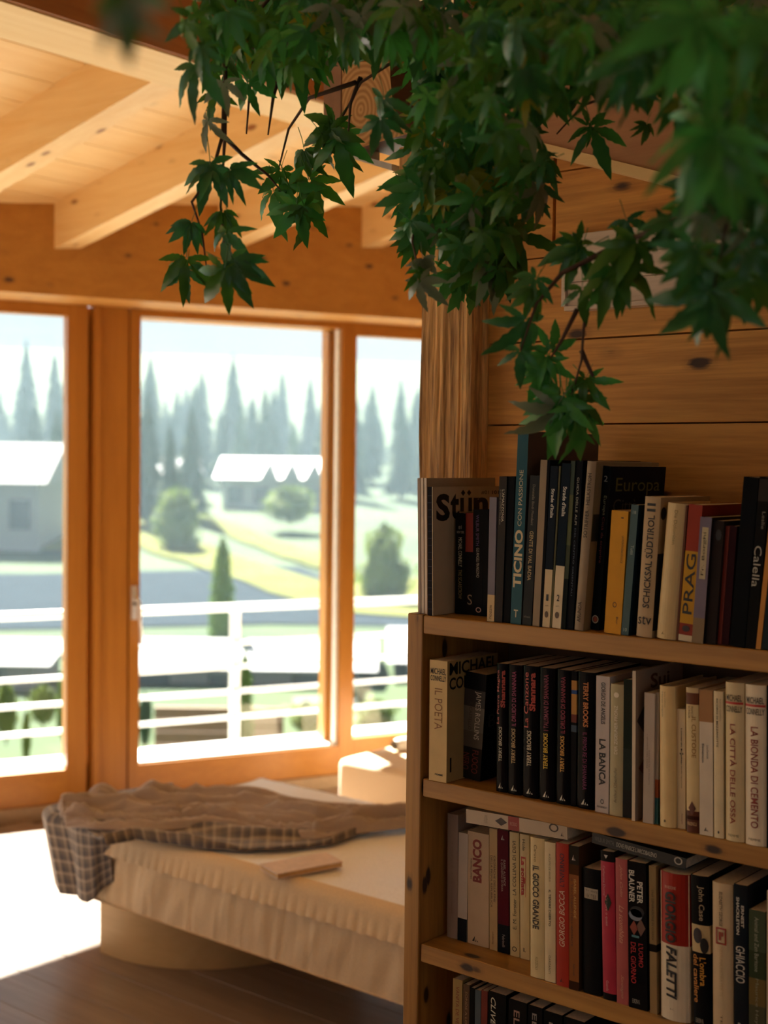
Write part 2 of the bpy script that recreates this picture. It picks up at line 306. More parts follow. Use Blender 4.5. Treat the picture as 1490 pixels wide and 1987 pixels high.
part('wall_section', MB().box((2.2, 1.35, 0), (5.5, 1.45, ZC(1.45))), M_wall, wr)
part('wall_section', MB().hexa([wp(4.25, 5.40, 0), wp(4.5, 5.40, 0), wp(4.5, 5.5, 0), wp(4.25, 5.5, 0)] + [wp(4.25, 5.40, 2.6), wp(4.5, 5.40, 2.6), wp(4.5, 5.5, 2.6), wp(4.25, 5.5, 2.6)]), M_wall, wr)

# plank wall behind the bookcase
wright = empty('wall_right', (0, 0, 0), kind='structure')
part('wall_core', MB().hexa([(2.06, -2.1, 0), (2.2, -2.1, 0), (2.2, 1.45, 0), (2.06, 1.45, 0), (2.06, -2.1, ZC(-2.1)), (2.2, -2.1, ZC(-2.1)), (2.2, 1.45, ZC(1.45)), (2.06, 1.45, ZC(1.45))]), plain((0.05, 0.03, 0.02), 0.9, 'wall core'), wright)
for i in range(-10, 12):
    z0 = 1.523 + 0.1487 * i
    dx = U(-0.002, 0.002)
    segs = [(-2.0, 1.4365)] if z0 < 1.80 else [(-2.0, 1.2965), (1.3035, 1.4365)]
    for (ya, yb) in segs:
        b = MB(); r = 0.0016
        b.hexa([(XW + dx, ya, z0 + r), (2.059, ya, z0), (2.059, yb, z0), (XW + dx, yb, z0 + r), (XW + dx, ya, z0 + 0.1487 - r), (2.059, ya, z0 + 0.1487), (2.059, yb, z0 + 0.1487), (XW + dx, yb, z0 + 0.1487 - r)])
        part('plank', b, M_log, wright)
# hewn corner post
def post_mesh():
    x0, y0, y1, x1 = 1.978, 1.4370, 1.5530, 2.14
    per = [(x1, y1), (x0, y1), (x0, y0), (x1, y0)]
    pts = []
    for (a, b, n) in ((per[0], per[1], 14), (per[1], per[2], 46), (per[2], per[3], 14)):
        for i in range(n): t = i / n; pts.append((a[0] + (b[0] - a[0]) * t, a[1] + (b[1] - a[1]) * t))
    pts.append(per[3]); nv = 150
    cx, cy = (x0 + x1) / 2 + 0.03, (y0 + y1) / 2
    def fn(u, v):
        i = min(len(pts) - 1, round(u * (len(pts) - 1))); px, py = pts[i]; z = 2.0 * v
        d = 0.0045 * noise.noise(Vector((px * 70, py * 90, z * 5))) + 0.0030 * noise.noise(Vector((px * 22, py * 26, z * 1.7 + 4)))
        c = noise.noise(Vector((px * 130 + 9, py * 150, z * 2.6))); d -= 0.016 * max(0, c - 0.22)
        dv = Vector((px - cx, py - cy, 0)).normalized() if i not in (0, len(pts) - 1) else Vector((0, 0, 0))
        return Vector((px, py, z)) + dv * d
    return MB().grid(fn, len(pts) - 1, nv, sm=False)
part('corner_post', post_mesh(), M_post, wright)
# log end, its bed and the plaster strip at the head of the post
lg = [onX(x, y, 1.935) for x, y in ((664, 120), (664, 255), (680, 272), (702, 286), (730, 277), (798, 258), (776, 232), (762, 205), (757, 150), (757, 120))]
b = MB(); n = len(lg)
b.add(lg + [q + Vector((0.9, 0, 0)) for q in lg], [tuple(range(n))] + [(i, n + i, n + (i + 1) % n, (i + 1) % n) for i in range(n)])
def endgrain():
    mt, n, bb = _new('end grain'); N = n.nodes.new; K = n.links.new; t = N('ShaderNodeTexCoord')
    c = onX(700, 213, 1.935)
    vs = N('ShaderNodeVectorMath'); vs.operation = 'SUBTRACT'; vs.inputs[1].default_value = (0, c.y, c.z); K(t.outputs['Object'], vs.inputs[0])
    mp = N('ShaderNodeMapping'); mp.inputs['Scale'].default_value = (0, 1.15, 0.9); K(vs.outputs[0], mp.inputs['Vector'])
    wv = N('ShaderNodeTexWave'); wv.wave_type = 'RINGS'; wv.rings_direction = 'SPHERICAL'; wv.inputs['Scale'].default_value = 30; wv.inputs['Distortion'].default_value = 1.6; wv.inputs['Detail'].default_value = 2; wv.inputs['Detail Scale'].default_value = 1
    K(mp.outputs[0], wv.inputs['Vector']); r = N('ShaderNodeValToRGB'); r.color_ramp.elements[0].color = (0.42, 0.21, 0.07, 1); r.color_ramp.elements[1].color = (0.62, 0.36, 0.15, 1)
    K(wv.outputs[0], r.inputs[0]); K(r.outputs[0], bb.inputs['Base Color']); bb.inputs['Roughness'].default_value = 0.8; return mt
lo = part('log_end', b, [endgrain(), wood('dark log', (0.16, 0.07, 0.03), (0.09, 0.035, 0.018), axis=0, bump=0.5)], wright, label='pale sawn log end with growth rings')  # log sides coloured dark brown for the shadow they lie in
for i, p in enumerate(lo.data.polygons): p.material_index = 0 if i == 0 else 1
part('bed_block', MB().box((1.965, 1.42, 2.0), (2.2, 1.60, 2.042)), M_post, wright)
bk = [onX(x, y, 1.958) for x, y in ((664, 286), (704, 286), (704, 303), (760, 318), (760, 331), (664, 302))]
b = MB(); b.add(bk + [q + Vector((0.05, 0, 0)) for q in bk], [tuple(range(6)), tuple(range(11, 5, -1))] + [(i, 6 + i, 6 + (i + 1) % 6, (i + 1) % 6) for i in range(6)])
part('plaster_strip', b, M_concrete, wright, label='grey plaster strip')
_sa, _sb = onX(664, 235, 1.99), onX(631, 235, 1.99)
part('side_post', MB().box((1.985, _sa.y, _sa.z - 0.02), (2.05, _sb.y, 2.75)), plain((0.30, 0.16, 0.09), 0.7, 'brown board'), wright)
for k in range(3):                # dark squared logs above the post
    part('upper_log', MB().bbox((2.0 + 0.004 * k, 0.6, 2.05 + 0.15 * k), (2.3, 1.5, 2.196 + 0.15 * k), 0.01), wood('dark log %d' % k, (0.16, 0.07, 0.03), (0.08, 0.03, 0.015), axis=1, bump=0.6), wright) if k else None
# sloping rafter lying on the plank wall, its lit underside a pale strip
ra, rb = onX(1060, 279, XW - 0.062), onX(1322, 344, XW - 0.062)
dd = rb - ra; ra = ra - dd * 0.5
rf = MB().hexa([(XW - 0.062, ra.y, ra.z), (XW - 0.002, ra.y, ra.z), (XW - 0.002, rb.y, rb.z), (XW - 0.062, rb.y, rb.z), (XW - 0.062, ra.y, ra.z + 0.26), (XW - 0.002, ra.y, ra.z + 0.26), (XW - 0.002, rb.y, rb.z + 0.26), (XW - 0.062, rb.y, rb.z + 0.26)])
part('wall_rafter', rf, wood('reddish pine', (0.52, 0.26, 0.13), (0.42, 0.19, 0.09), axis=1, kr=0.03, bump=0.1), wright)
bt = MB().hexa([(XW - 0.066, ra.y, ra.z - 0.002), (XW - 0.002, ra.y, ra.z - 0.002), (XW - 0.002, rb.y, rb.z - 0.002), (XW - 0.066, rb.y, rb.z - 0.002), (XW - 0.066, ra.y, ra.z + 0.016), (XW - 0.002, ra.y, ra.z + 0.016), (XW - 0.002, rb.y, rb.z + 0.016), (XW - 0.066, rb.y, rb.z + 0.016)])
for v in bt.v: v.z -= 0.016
part('batten', bt, wood('pale batten', (0.92, 0.66, 0.32), (0.84, 0.55, 0.24), axis=1, kr=0.0, bump=0.05), wright)  # pale strip added under the rafter; the light on its underside is painted in
# limed board hung on the wall
sg = empty('wooden_board', (XW - 0.03, 1.0, 1.73), label='pale limed wooden board hung on the plank wall behind the leaves', cat='board')
za, zb = 1.727, 1.852
for i in range(3):
    part('board_plank', MB().bbox((XW - 0.026, 0.55, za + 0.0417 * i), (XW - 0.004, 1.254, za + 0.0417 * (i + 1) - 0.0008), 0.001), M_sign, sg)
part('bottom_edge', MB().box((XW - 0.032, 0.55, za - 0.008), (XW - 0.004, 1.256, za - 0.0005)), M_sign, sg)
part('left_edge', MB().box((XW - 0.032, 1.2545, za), (XW - 0.004, 1.262, zb)), M_sign, sg)

# ------------------------------------------------------------------ bookcase
case = empty('bookcase', (XB, 1.39, 0), label='waxed spruce bookcase packed with paperbacks in front of the plank wall', cat='bookcase')
SHELVES = [1.197, 0.9215, 0.640, 0.358, 0.08]
YL0, YL1 = 1.3735, 1.4055
part('side_panel', MB().bbox((XB, YL0, 0), (XB + 0.262, YL1, 1.1985), 0.0015), M_casev, case)
part('side_panel', MB().bbox((XB, -0.20, 0), (XB + 0.262, -0.168, 1.1985), 0.0015), M_casev, case)
for i, z in enumerate(SHELVES):
    part('shelf', MB().bbox((XB + (0.0 if i == 0 else 0.004), -0.167, z - 0.0305), (XB + 0.255, YL0 - 0.0018, z), 0.0015), M_case, case)
part('back_panel', MB().box((XB + 0.2555, -0.167, 0.0), (XB + 0.262, YL0 - 0.001, 1.166)), plain((0.16, 0.075, 0.03), 0.6, 'stained back'), case)

# ------------------------------------------------------------------ lettering (flat print, fitted to a rectangle)
_tc = {}
def glyphs(s, bold=0.0, shear=0.0):
    key = (s, bold, shear)
    if key not in _tc:
        cu = bpy.data.curves.new('t', 'FONT'); cu.body = s; cu.offset = bold; cu.shear = shear; cu.resolution_u = 3; cu.size = 1
        o = bpy.data.objects.new('t', cu); COL.objects.link(o); bpy.context.view_layer.update()
        me = o.to_mesh(); v = [(p.co.x, p.co.y) for p in me.vertices]; f = [tuple(p.vertices) for p in me.polygons]
        o.to_mesh_clear(); bpy.data.objects.remove(o); bpy.data.curves.remove(cu)
        xs = [p[0] for p in v] or [0]; ys = [p[1] for p in v] or [0]
        w = (max(xs) - min(xs)) or 1; h = (max(ys) - min(ys)) or 1
        _tc[key] = ([((p[0] - min(xs)) / w, (p[1] - min(ys)) / h) for p in v], f)
    return _tc[key]
# simple printed marks in unit squares
def strips(lo, hi, n=14):        # narrow upright slices, so a print can follow a curved spine
    v = []; f = []
    for i in range(n + 1): x = i / n; v += [(x, lo(x)), (x, hi(x))]
    for i in range(n): f.append((2 * i, 2 * i + 2, 2 * i + 3, 2 * i + 1))
    return v, f
def disc(): h = lambda x: math.sqrt(max(0, 0.25 - (x - 0.5) ** 2)); return strips(lambda x: 0.5 - h(x), lambda x: 0.5 + h(x))
def ring(n=18, q=0.7):
    v = [(0.5 + 0.5 * math.cos(2 * math.pi * i / n), 0.5 + 0.5 * math.sin(2 * math.pi * i / n)) for i in range(n)] + [(0.5 + 0.5 * q * math.cos(2 * math.pi * i / n), 0.5 + 0.5 * q * math.sin(2 * math.pi * i / n)) for i in range(n)]
    return v, [(i, (i + 1) % n, n + (i + 1) % n, n + i) for i in range(n)]
def tri(): return [(0, 0), (0.38, 0), (0.6, 0.55), (0.5, 1.0), (0.5, 0), (0.66, 0), (0.74, 0.3), (0.68, 0.5), (0.8, 0), (1, 0), (0.88, 0.28)], [(0, 1, 3), (4, 5, 7), (8, 9, 10)]
def sq(): return strips(lambda x: 0, lambda x: 1)
def frame(): return [(0, 0), (1, 0), (1, 1), (0, 1), (0.14, 0.1), (0.86, 0.1), (0.86, 0.9), (0.14, 0.9), (.3, .25), (.5, .25), (.5, .75), (.3, .75), (.56, .5), (.72, .5), (.72, .75), (.56, .75)], [(0, 1, 5, 4), (1, 2, 6, 5), (2, 3, 7, 6), (3, 0, 4, 7), (8, 9, 10, 11), (12, 13, 14, 15), (8, 9, 9, 8)][:6]
def diam(): return strips(lambda x: abs(x - 0.5), lambda x: 1 - abs(x - 0.5))
MARK = {'@disc': disc, '@ring': ring, '@tri': tri, '@sq': sq, '@frame': frame, '@diam': diam}
def col(h):                       # sRGB hex to linear
    v = [int(h[i:i + 2], 16) / 255 for i in (0, 2, 4)]
    return tuple(c / 12.92 if c < .04045 else ((c + .055) / 1.055) ** 2.4 for c in v)

_last = {}
def book(z, tl, bl, w, label, bands, d=0.135, rd=0.0, texts=(), cover=None, ctexts=(), hard=False, name='book', group=None, X=None, cap=(0.002, 0.13), rough=0.42):
    """tl, bl: upper and lower left corner of the spine in the photo, w: spine width there; bands: [(height fraction, colour)...] from the bottom"""
    P0 = onZ(bl[0], bl[1], z) if X is None else onX(bl[0], bl[1], XB + X)
    x = min(max(P0.x, XB + cap[0]), XB + cap[1])
    P0 = onX(bl[0], bl[1], x); P1 = onX(bl[0] + w, bl[1], x); T0 = onX(tl[0], tl[1], x)
    key = round(z, 3)
    if x < XB + 0.03:
        if key in _last and P0.y > _last[key] - 0.0003: T0.y -= P0.y - (_last[key] - 0.0003); P0.y = _last[key] - 0.0003
        _last[key] = min(P0.y - 0.002, P1.y); P1.y = _last[key]
    t = abs(P0.y - P1.y); h = T0.z - z; th = math.atan2(P0.y - T0.y, h)      # th > 0 leans to the right
    h = h / math.cos(th)
    lift = abs(t * math.sin(th)) if th > 0 else 0.0
    root = empty(name, (x, P0.y, z + lift + 0.0003), label=label, cat=name if name != 'notebook' else 'book', group=group)
    root.rotation_euler = (th, 0, 0)
    c = 0.0022 if hard else 0.0009
    n = 8
    def prof(q, ins=0.0):         # q in 0..1 across the spine
        return -rd * (math.sin(math.pi * q) ** 0.7) + ins
    outer = [(d, 0.0)] + [(rd + prof(i / n) , -t * i / n) for i in range(n + 1)] + [(d, -t)]
    inner = [(d, -c)] + [(rd + prof(i / n) + c, -c - (t - 2 * c) * i / n) for i in range(n + 1)] + [(d, -t + c)]
    zs = [0.0]; cols = []
    for fr, cc in bands: zs.append(min(h, fr * h)); cols.append(cc)
    zs[-1] = h
    mats = []; 
    def mi(cc):
        mt = plain(col(cc), rough, 'cover ' + cc, var=0.06, bscale=30, spec=0.22 if sum(col(cc)) > 0.12 else 0.06)
        if mt not in mats: mats.append(mt)
        return mats.index(mt)
    mb = MB(); m_ = len(outer)
    side = mi(cover) if cover else None
    for k in range(len(cols)):
        a, b = zs[k], zs[k + 1]; ci = mi(cols[k])
        vs = [(p[0], p[1], a) for p in outer] + [(p[0], p[1], b) for p in outer] + [(p[0], p[1], a) for p in inner] + [(p[0], p[1], b) for p in inner]
        for i in range(m_ - 1):
            isside = i in (0, m_ - 2)
            cidx = side if (isside and side is not None) else ci
            sub = [(i, i + 1, m_ + i + 1, m_ + i)]
            mb.add([vs[q] for q in sub[0]], [(0, 1, 2, 3)], cidx, (not isside) and rd > 0)
            mb.add([vs[2 * m_ + i], vs[2 * m_ + i + 1], vs[3 * m_ + i + 1], vs[3 * m_ + i]], [(3, 2, 1, 0)], cidx)
            if k == len(cols) - 1: mb.add([vs[m_ + i], vs[m_ + i + 1], vs[3 * m_ + i + 1], vs[3 * m_ + i]], [(0, 1, 2, 3)], cidx)
            if k == 0: mb.add([vs[i], vs[i + 1], vs[2 * m_ + i + 1], vs[2 * m_ + i]], [(3, 2, 1, 0)], cidx)
        for e in (0, m_ - 1):
            mb.add([vs[e], vs[m_ + e], vs[3 * m_ + e], vs[2 * m_ + e]], [(0, 1, 2, 3) if e else (3, 2, 1, 0)], side if side is not None else ci)
    part('cover', mb, mats, root, local=True)
    g = 0.003 if hard else 0.0006
    xf = rd + c + 0.001 if rd == 0 else rd * 0.6 + c + 0.001
    part('pages', MB().box((xf, -t + c + 0.0001, g), (d - (0.003 if hard else 0.0008), -c - 0.0001, h - g)), M_pages, root, local=True)
    by = {}
    for (s, mode, a0, a1, b0, b1, cc, *st) in texts:
        v, f = MARK[s]() if s in MARK else glyphs(s, *(st or ()))
        out = []
        for (uu, vv) in v:
            if mode == 'D': qa, qb = a0 + (a1 - a0) * vv, b1 - (b1 - b0) * uu
            elif mode == 'U': qa, qb = a1 - (a1 - a0) * vv, b0 + (b1 - b0) * uu
            else: qa, qb = a0 + (a1 - a0) * uu, b0 + (b1 - b0) * vv
            # curved spine: sit just proud of it (facet-exact)
            qi = min(n - 1, max(0, int(qa * n))); fr = qa * n - qi
            px = rd + prof(qi / n) * (1 - fr) + prof((qi + 1) / n) * fr
            out.append((px - 0.00045 - 0.16 * rd * (1 if rd > 0.0015 else 0), -t * qa, h * qb))
        by.setdefault(cc, MB()).add(out, f)
    for (s, a0, a1, b0, b1, cc, *st) in ctexts:        # printed on the right-hand board
        v, f = MARK[s]() if s in MARK else glyphs(s, *(st or ()))
        by.setdefault(cc, MB()).add([(rd + (d - rd) * (a0 + (a1 - a0) * p[0]), -t - 0.0004, h * (b0 + (b1 - b0) * p[1])) for p in v], f)
    for cc, q in by.items():
        part('lettering', q, plain(col(cc), 0.5, 'ink ' + cc, var=0.02), root, local=True)
    return root

K_, W_, CR = '0c0b0d', 'e6dccb', 'd8c49c'
Z1, Z2, Z3, Z4 = SHELVES[:4]
B = book
# ---- top of the bookcase, left to right
B(Z1, (810, 928), (812, 1183), 4.5, 'thin greyish white magazine, leftmost on top of the bookcase', [(1, 'b8a89a')], d=0.21, X=0.012, name='magazine')
B(Z1, (816, 928), (818, 1184), 5, 'thin cream magazine, second from left on top of the bookcase', [(1, 'e0d2c4')], d=0.21, X=0.012, name='magazine')
B(Z1, (823, 928), (824.5, 1184), 4.5, 'large pale magazine whose cover shows above the black lettered grey one', [(1, 'e8dccd')], d=0.20, X=0.012, cover='b09a82', name='magazine')
B(Z1, (829, 945), (830, 1187), 11, 'grey magazine with big black title on cover and dark worn spine', [(1, '1d1a22')], d=0.205, X=0.005, cover='c0aa8e', name='magazine',
  texts=[('@sq', 'H', 0.86, 0.98, 0, 1, 'c9b796')] + [('@sq', 'H', 0.1, 0.8, 0.05 + 0.055 * i, 0.052 + 0.055 * i, '4a4460') for i in range(17)],
  ctexts=[('S', 0.04, 0.225, 0.73, 0.945, '0b0908', 0.04), ('t', 0.235, 0.355, 0.745, 0.945, '0b0908', 0.04), ('ı', 0.37, 0.42, 0.80, 0.91, '0b0908', 0.05), ('ı', 0.485, 0.535, 0.80, 0.91, '0b0908', 0.05), ('@diam', 0.38, 0.44, 0.925, 0.975, '0b0908'), ('@diam', 0.465, 0.525, 0.925, 0.975, '0b0908'),
          ('n', 0.56, 0.77, 0.79, 0.91, '0b0908', 0.05), ('#01', 0.67, 0.78, 0.935, 0.965, '0b0908'), ('101', 0.83, 0.93, 0.935, 0.965, '0b0908', 0.02)])
B(Z1, (884, 996), (883, 1185), 20, 'small black thriller paperback, first in front of the grey magazine', [(1, '171715')], cap=(0.03, 0.06),
  texts=[('MICHAEL CONNELLY', 'D', 0.3, 0.65, 0.47, 0.76, 'c8c0a8'), ('THE SCARECROW', 'D', 0.3, 0.65, 0.15, 0.44, '8d7d4c'), ('#1', 'H', 0.3, 0.6, 0.84, 0.88, 'a8a090'), ('NEW YORK', 'H', 0.15, 0.85, 0.80, 0.825, 'a8a090')])
B(Z1, (903, 996), (902.5, 1187), 15, 'paperback with red top and black foot beside the black thriller', [(0.62, '1a1512'), (1, '8c3222')], cap=(0.03, 0.06), texts=[('S', 'H', 0.3, 0.9, 0.10, 0.2, '9a8468')])
B(Z1, (918, 989), (917.5, 1188), 19, 'small black paperback with faint purple author name and round foot logo', [(1, '121112')], cap=(0.03, 0.06), hard=True,
  texts=[('WILBUR SMITH', 'D', 0.3, 0.62, 0.66, 0.95, '6a4a78'), ('GLI ANGELI PIANGONO', 'D', 0.35, 0.65, 0.36, 0.64, 'b8b0a0'), ('@ring', 'H', 0.3, 0.85, 0.03, 0.08, 'c8a090')])
B(Z1, (937, 989), (937, 1190), 11, 'narrow plain black book just left of the clear grey one', [(1, '0e0d0d')], cap=(0.03, 0.06))
B(Z1, (950, 965), (945, 1198.6), 13.5, 'slim silver grey book with cream foot on top of the bookcase', [(0.215, 'd6b98a'), (1, '7d7784')], d=0.16, X=0.008, texts=[('RIZZOLI', 'D', 0.35, 0.65, 0.02, 0.13, '2a2018')])
B(Z1, (969, 925), (959.5, 1202.6), 14.5, 'tall charcoal photo book with small pale title near its head', [(1, '3a3635')], d=0.2, X=0.008, cover='0e1014', texts=[("L'AMAZZONIA", 'D', 0.45, 0.78, 0.69, 0.91, 'ddd3bc'), ('LE GRANDI SCOPERTE DELLA SELVA', 'D', 0.18, 0.36, 0.67, 0.91, '9c9484')])
B(Z1, (985, 925), (975, 1203.5), 14, 'tall black book between the charcoal book and the teal one', [(1, '07090d')], d=0.2, X=0.010)
B(Z1, (1005, 837.5), (990, 1208), 20.5, 'very tall teal book with large cream title, tallest on the bookcase', [(1, '1f5663')], d=0.215, X=0.006, cover='4f4138', hard=True,
  texts=[('TICINO', 'U', 0.12, 0.88, 0.19, 0.49, 'd8c49a', 0.035), ('CON PASSIONE', 'U', 0.32, 0.68, 0.51, 0.80, 'c8c0a0'), ('T', 'H', 0.3, 0.7, 0.035, 0.075, 'd8cba8', 0.02)])
B(Z1, (1029, 923.5), (1013, 1211), 17.5, 'tall dark grey book with cream serif title right of the teal book', [(1, '34383a')], d=0.18, X=0.006,
  texts=[('GENTE DI VAL BADIA', 'D', 0.3, 0.7, 0.30, 0.63, 'c0a878', 0.01), ('Donatella Bindi Mondaini', 'D', 0.35, 0.62, 0.67, 0.94, '8a8070'), ('athesia', 'H', 0.15, 0.85, 0.05, 0.065, '8a8070')])
B(Z1, (1049, 893), (1033, 1213), 13, 'tall plain beige book partly behind the hanging leaf', [(1, '9c8a70')], d=0.2, X=0.006)
B(Z1, (1061, 893), (1045.5, 1214), 6, 'very thin black book between beige and navy spines', [(1, '0c0d10')], d=0.2, X=0.006)
sd_t = lambda nn: [('Strade d\'Italia', 'D', 0.3, 0.75, 0.68, 0.86, 'dcd8cc', 0.02), (nn, 'H', 0.35, 0.65, 0.165, 0.205, '1a1a1a', 0.02), ('@disc', 'H', 0.25, 0.75, 0.06, 0.10, '5a4630'), ('guida', 'H', 0.3, 0.7, 0.13, 0.14, '5a4a38')]
B(Z1, (1068.5, 905), (1052, 1215), 14, 'navy road guide with cream foot marked 1', [(0.36, 'd9c49c'), (1, '18222e')], d=0.17, X=0.005, texts=sd_t('1'))
B(Z1, (1084.5, 905), (1066.8, 1216), 3.5, 'very thin green book between the two road guides', [(1, '5d5a34')], d=0.17, X=0.006)
B(Z1, (1091, 900), (1071, 1217), 16.5, 'navy road guide with white foot marked 2', [(0.38, 'e2d2b0'), (1, '16232f')], d=0.17, X=0.005, texts=sd_t('2'))
B(Z1, (1108, 895), (1088.5, 1217), 8, 'slim mottled green map book right of the second road guide', [(0.3, '1b221e'), (0.5, '3c4528'), (0.8, '59603a'), (1, '3a4a3a')], d=0.19, X=0.006)
B(Z1, (1117, 894), (1097.5, 1217), 14, 'tall near black book with small pale lettering left of the greige one', [(1, '11141a')], d=0.2, X=0.008, texts=[('GUIDA DELLE ALPI', 'D', 0.35, 0.65, 0.62, 0.90, 'b0ac9c'), ('DEL CENTRO ORIENTALI', 'D', 0.4, 0.6, 0.2, 0.6, '4f5a6a')])
B(Z1, (1138, 896), (1112.5, 1218), 17, 'tall greige book with dark serif author names', [(1, 'a08d74')], d=0.2, X=0.006, cover='8a7a5c', rd=0.003,
  texts=[('SOTRIFFER · HELKSTROH', 'U', 0.3, 0.72, 0.55, 0.93, '3a3024', 0.01), ('ARUNDA', 'U', 0.3, 0.72, 0.05, 0.17, '3a3024', 0.01)], ctexts=[('@sq', 0.01, 0.2, 0.53, 0.69, '22261c')])
B(Z1, (1169, 905), (1144.5, 1220), 17, 'tall navy book with olive title across its cover', [(1, '101318')], d=0.175, cap=(0.016, 0.03), cover='10151f',
  texts=[('2', 'H', 0.3, 0.7, 0.905, 0.94, '9a9a90'), ('Europa', 'D', 0.35, 0.75, 0.70, 0.82, '7c8060'), ('Città da scoprire', 'D', 0.35, 0.7, 0.41, 0.69, '6e2a26'), ('@ring', 'H', 0.15, 0.9, 0.04, 0.09, 'b0b0a8'), ('@disc', 'H', 0.3, 0.75, 0.05, 0.08, 'a05040')],
  ctexts=[('Europa', 0.1, 0.9, 0.82, 0.93, '55581c'), ('Città', 0.08, 0.5, 0.72, 0.80, '3c4238')])
B(Z1, (1187, 992), (1172, 1223), 32, 'bright yellow paperback on top of the bookcase', [(1, 'd99a1c')], d=0.14, X=0.006, texts=[('LA MONTAGNA DI LUCE', 'D', 0.72, 0.84, 0.58, 0.80, '4a3208'), ('I', 'D', 0.6, 0.75, 0.94, 0.95, '4a3208'), ('@ring', 'H', 0.42, 0.66, 0.215, 0.26, '6a4810'), ('Bur', 'D', 0.68, 0.8, 0.08, 0.14, '4a3208')])
B(Z1, (1225, 980), (1205, 1224), 14, 'slim grey teal paperback right of the yellow one', [(1, '4a6468')], d=0.14, X=0.006, cover='20303a', texts=[('Tutti', 'D', 0.4, 0.8, 0.62, 0.69, 'b0c0b8'), ('18', 'H', 0.3, 0.75, 0.93, 0.955, 'a8b8b0'), ('10', 'H', 0.3, 0.75, 0.03, 0.055, 'a8b8b0')])
B(Z1, (1251, 965), (1233.5, 1226), 30, 'thick cream book with large condensed black title and script logo', [(1, 'bda27c')], d=0.16, X=0.005, rd=0.002, cover='a89270',
  texts=[('SCHICKSAL SÜDTIROL', 'U', 0.22, 0.74, 0.21, 0.87, '1a1510', 0.015), ('II', 'U', 0.2, 0.74, 0.895, 0.955, '1a1510', 0.012), ('stv', 'H', 0.08, 0.92, 0.09, 0.15, '1a1510')], ctexts=[('@disc', 0.01, 0.12, 0.84, 0.93, '16120e'), ('@sq', 0.0, 0.2, 0.05, 0.6, '1a1512')])
B(Z1, (1292, 978), (1270, 1228), 38, 'thick rounded cream hardback left of the red and yellow book', [(1, 'd9bf8c')], d=0.14, rd=0.007, X=0.003, hard=True, texts=[('Die Dolomiten', 'D', 0.5, 0.66, 0.70, 0.95, '9c8254'), ('@tri', 'H', 0.35, 0.5, 0.035, 0.055, '4a3210')])
B(Z1, (1328, 981), (1309.5, 1229), 6, 'thin brown book squeezed beside the cream hardback', [(1, '6a3a1c')], d=0.14, X=0.008)
B(Z1, (1337, 980), (1316, 1230), 26, 'red and yellow city guide with large dark title', [(0.045, 'd8c8a8'), (0.13, '8e2c14'), (0.66, 'c9961c'), (1, '9c3216')], d=0.15, X=0.006, cover='8a2a18', texts=[('PRAG', 'U', 0.14, 0.84, 0.20, 0.64, '14100a', 0.005), ('@disc', 'H', 0.22, 0.78, 0.07, 0.115, '2a0c08')])
B(Z1, (1359, 1004), (1342, 1239), 22, 'mauve grey worn paperback with pale paper label on its spine', [(0.2, '8a7456'), (1, '7a6f80')], d=0.15, X=0.001, cap=(0.001, 0.1), cover='2a211f', texts=[('@sq', 'H', 0.25, 0.8, 0.51, 0.92, 'bfb08c'), ('Fr. Borghi', 'U', 0.35, 0.7, 0.54, 0.88, '5a4a48')])
B(Z1, (1384, 1011), (1367, 1240), 21, 'dark brown book with black smudge right of the mauve one', [(1, '2c2422')], d=0.15, X=0.006, texts=[('@disc', 'H', 0.3, 0.85, 0.84, 0.93, '100e10')])
B(Z1, (1406, 1021), (1389.5, 1240), 10, 'slim brick red book among dark ones near the right end', [(1, '7a2a18')], d=0.12, X=0.012)
B(Z1, (1417, 1021), (1400.5, 1241), 13, 'dark maroon book left of the tall black one', [(1, '34131a')], d=0.12, X=0.012)
B(Z1, (1443, 927), (1415.5, 1245), 29, 'tall wide black book near the right end of the bookcase top', [(1, '0a0b0d')], d=0.2, X=0.003)
B(Z1, (1474, 927), (1446, 1248), 20, 'tall black book with handwritten silver title at the right end', [(0.86, '14120f'), (0.99, '35302c'), (1, '0a0b0d')], d=0.2, X=0.003, texts=[('Calella', 'D', 0.1, 0.8, 0.36, 0.60, 'b8b4a4'), ('Leslie', 'D', 0.55, 0.85, 0.70, 0.80, '8a8474')])
B(Z1, (1493, 1000), (1466, 1251), 9.5, 'slim orange tan book at the right edge of the picture', [(1, 'c98a3c')], d=0.15, X=0.003, cap=(0.0, 0.1))
B(Z1, (1504, 1000), (1477, 1253), 22, 'dark slate book, rightmost in view on top of the bookcase', [(1, '2a3436')], d=0.15, X=0.004)
